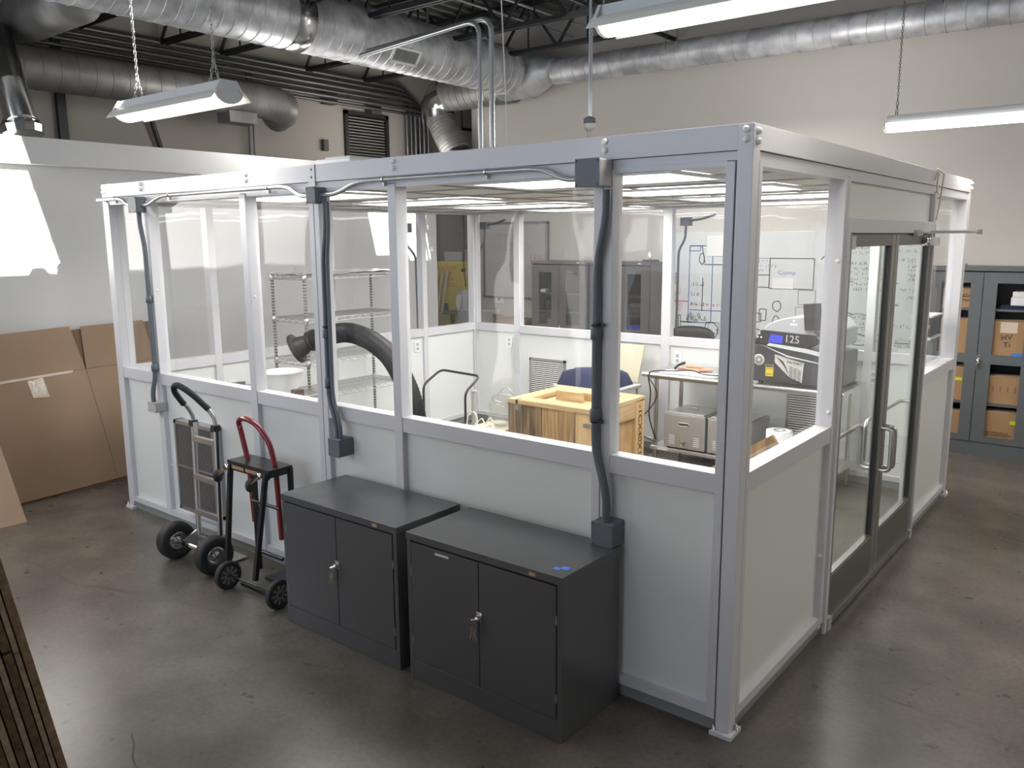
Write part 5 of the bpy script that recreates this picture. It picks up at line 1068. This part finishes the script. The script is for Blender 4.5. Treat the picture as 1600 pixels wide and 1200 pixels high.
# office chair seen above the sill
ch = thing('office_chair', 'black mesh-back office chair behind the back window', 'chair', (-3.2, 5.35, 0))
bk = MB(); V = []; nx, nz = 12, 8
for i in range(nx+1):
    for j in range(nz+1):
        u = i/nx*2-1; v = j/nz; V.append((-3.22+.27*u*(1-.06*v**3), 5.55-.06*u*u*-1*-.8, .55+.50*v*(1-.10*u*u*u*u)))
bk.add(V, [(i*(nz+1)+j, (i+1)*(nz+1)+j, (i+1)*(nz+1)+j+1, i*(nz+1)+j+1) for i in range(nx) for j in range(nz)], True)
b0 = obj('backrest', bk, 'mesh', ch); sd = b0.modifiers.new('solid', 'SOLIDIFY'); sd.thickness = .012
ft = [(-3.22+.27*u*(.94), 5.55-.048*u*u, 1.05-.05*u**4) for u in [i/6-1 for i in range(13)]]
obj('back_frame', MB().tube([(-3.49, 5.50, .56)]+ft+[(-2.95, 5.50, .56)], .014, 8), 'blackp', ch)
obj('seat', MB().box(-3.47, -2.97, 5.0, 5.48, .44, .51), 'mesh', ch, bevel=.03, seg=3)
obj('gas_lift', MB().tube([(-3.22, 5.25, .08), (-3.22, 5.25, .44)], .025, 12), 'blackp', ch)
for i in range(5):
    a = i*2*math.pi/5+.3; e = (-3.22+.28*math.cos(a), 5.25+.28*math.sin(a), .07)
    lgx = obj('leg', MB().bar((-3.22, 5.25, .10), e, .04, .03), 'blackp', ch); obj('caster', MB().lathe([(0, -.02), (.028, -.02), (.03, 0), (.028, .02), (0, .02)], (e[0], e[1], .03), (math.sin(a), -math.cos(a), 0), 12), 'blackp', lgx)
for q in [ch]: q.location = (ch.location.x+.30, ch.location.y, 0.045)
th_ = thing('thermostat', 'small white thermostat below the framed whiteboard', 'thermostat', (-6.32, YB, 1.18))
obj('body', MB().box(-6.385, -6.255, YB-.03, YB, 1.18, 1.28), 'plas', th_, bevel=.008); obj('display', MB().box(-6.345, -6.295, YB-.032, YB-.03, 1.22, 1.265), 'dkgrey', th_)
tag(obj('brown_carton', MB().box(-5.93, -5.52, 5.6, 5.95, .74, 1.03).prism([(-5.93, 5.6, 1.03), (-5.72, 5.6, 1.03), (-5.74, 5.56, 1.10), (-5.92, 5.56, 1.09)], (0, .01, 0)), 'cardd', bevel=.003), 'open brown carton left of the tall grey cabinets', 'carton')
ct = thing('side_table', 'dark side table carrying the brown carton by the back wall', 'table', (-6.05, 5.8, 0))
obj('top', MB().box(-6.62, -5.48, 5.5, 6.1, .70, .74), 'dkgrey', ct)
for x in (-6.55, -5.55):
    for y in (5.55, 6.03): obj('leg', MB().box(x-.025, x+.025, y-.025, y+.025, 0, .70), 'dkgrey', ct)
tag(obj('grey_tote', MB().prism([(-6.55, 5.6, .74), (-6.12, 5.6, .74), (-6.09, 5.57, 1.12), (-6.58, 5.57, 1.12)], (0, .35, 0)), 'boxw', bevel=.01), 'pale grey tote at the back left corner behind the glass', 'tote')

# yellow equipment cabinet and clutter in the alcove
yc = thing('yellow_cabinet', 'tall yellow safety cabinet in the alcove behind the left windows', 'cabinet', (-7.3, 6.6, 0))
obj('body', MB().box(-7.72, -6.86, 6.37, 6.9, .05, 1.76), 'yellow', yc, bevel=.006)
obj('door', MB().box(-7.71, -7.30, 6.352, 6.37, .08, 1.73), 'yellow', yc, bevel=.003); obj('door', MB().box(-7.29, -6.87, 6.352, 6.37, .08, 1.73), 'yellow', yc, bevel=.003)
text('warning_text', 'CAUTION\nKEEP\nDOOR\nCLOSED', .085, 'orangec', yc, basis((-7.46, 6.350, 1.53), (1, 0, 0), (0, 0, 1)), .0005)
obj('paddle_latch', MB().box(-7.58, -7.46, 6.33, 6.352, .98, 1.12), 'dkgrey', yc, bevel=.004)
tag(obj('grey_bin', MB().prism([(-7.56, 6.40, 1.76), (-7.22, 6.40, 1.76), (-7.20, 6.39, 1.91), (-7.58, 6.39, 1.91)], (0, .4, 0)), 'wbg', bevel=.01), 'pale plastic bin on top of the yellow cabinet', 'bin')
tag(obj('brown_box', MB().box(-7.17, -6.92, 6.42, 6.8, 1.762, 1.94), 'card', bevel=.004), 'brown box beside the pale bin on the yellow cabinet', 'box')
for k, (x, h_, lab) in enumerate(((-7.66, 1.66, 'leftmost pale pole leaning before the yellow cabinet'), (-7.57, 1.58, 'middle pale pole leaning before the yellow cabinet'), (-7.46, 1.62, 'right pale pole leaning before the yellow cabinet'))):
    tag(obj('leaning_pole', MB().tube([(x-.08, 6.05, 0), (x+.02, 6.33, h_)], .018, 8), 'beige'), lab, 'pole', 'poles before the yellow cabinet')
bs = thing('bar_stool', 'dark stool before the yellow cabinet', 'stool', (-7.1, 6.05, 0))
obj('seat', MB().lathe([(0, 0), (.15, 0), (.16, .02), (.15, .04), (0, .045)], (-7.10, 6.05, 1.0), (0, 0, 1), 24), 'brown', bs); obj('stem', MB().tube([(-7.10, 6.05, .02), (-7.10, 6.05, 1.0)], .03, 12), 'brown', bs); obj('foot', MB().lathe([(0, 0), (.15, 0), (.14, .02), (0, .03)], (-7.10, 6.05, 0), (0, 0, 1), 24), 'brown', bs)
tag(obj('equipment_rack', MB().box(-6.94, -6.84, 6.0, 6.28, 0.0, 1.36), 'wbg', bevel=.01), 'tall pale equipment rack at the right of the yellow cabinet', 'rack')
wr_ = MB()
for i in range(5): wr_.tube(catmull([(-6.93+.018*i, 5.99, 1.30), (-6.94+.012*i, 5.96, 1.18-.04*i), (-6.90+.01*i, 5.97, 1.02), (-6.93+.018*i, 5.98, .86)], 5), .005, 6)
tag(obj('wire_bundle', wr_, 'paper'), 'tangle of white wires on the pale equipment rack', 'wires')
tag(obj('black_hanging_cord', MB().tube([(-6.98, 6.2, 4.95), (-6.98, 6.2, 2.2), (-6.99, 6.2, 1.7), (-6.96, 6.2, 1.4)], .010, 8).lathe([(0, 0), (.035, 0), (.035, .05), (0, .05)], (-7.0, 6.2, 1.62), (0, 0, 1), 12), 'cordk'), 'black cord hanging before the yellow cabinet', 'cord')
tag(obj('dark_locker', MB().box(-7.99, -7.80, 6.3, 6.85, .0, 1.7), 'dkgrey', bevel=.004), 'dark narrow locker left of the yellow cabinet', 'locker')
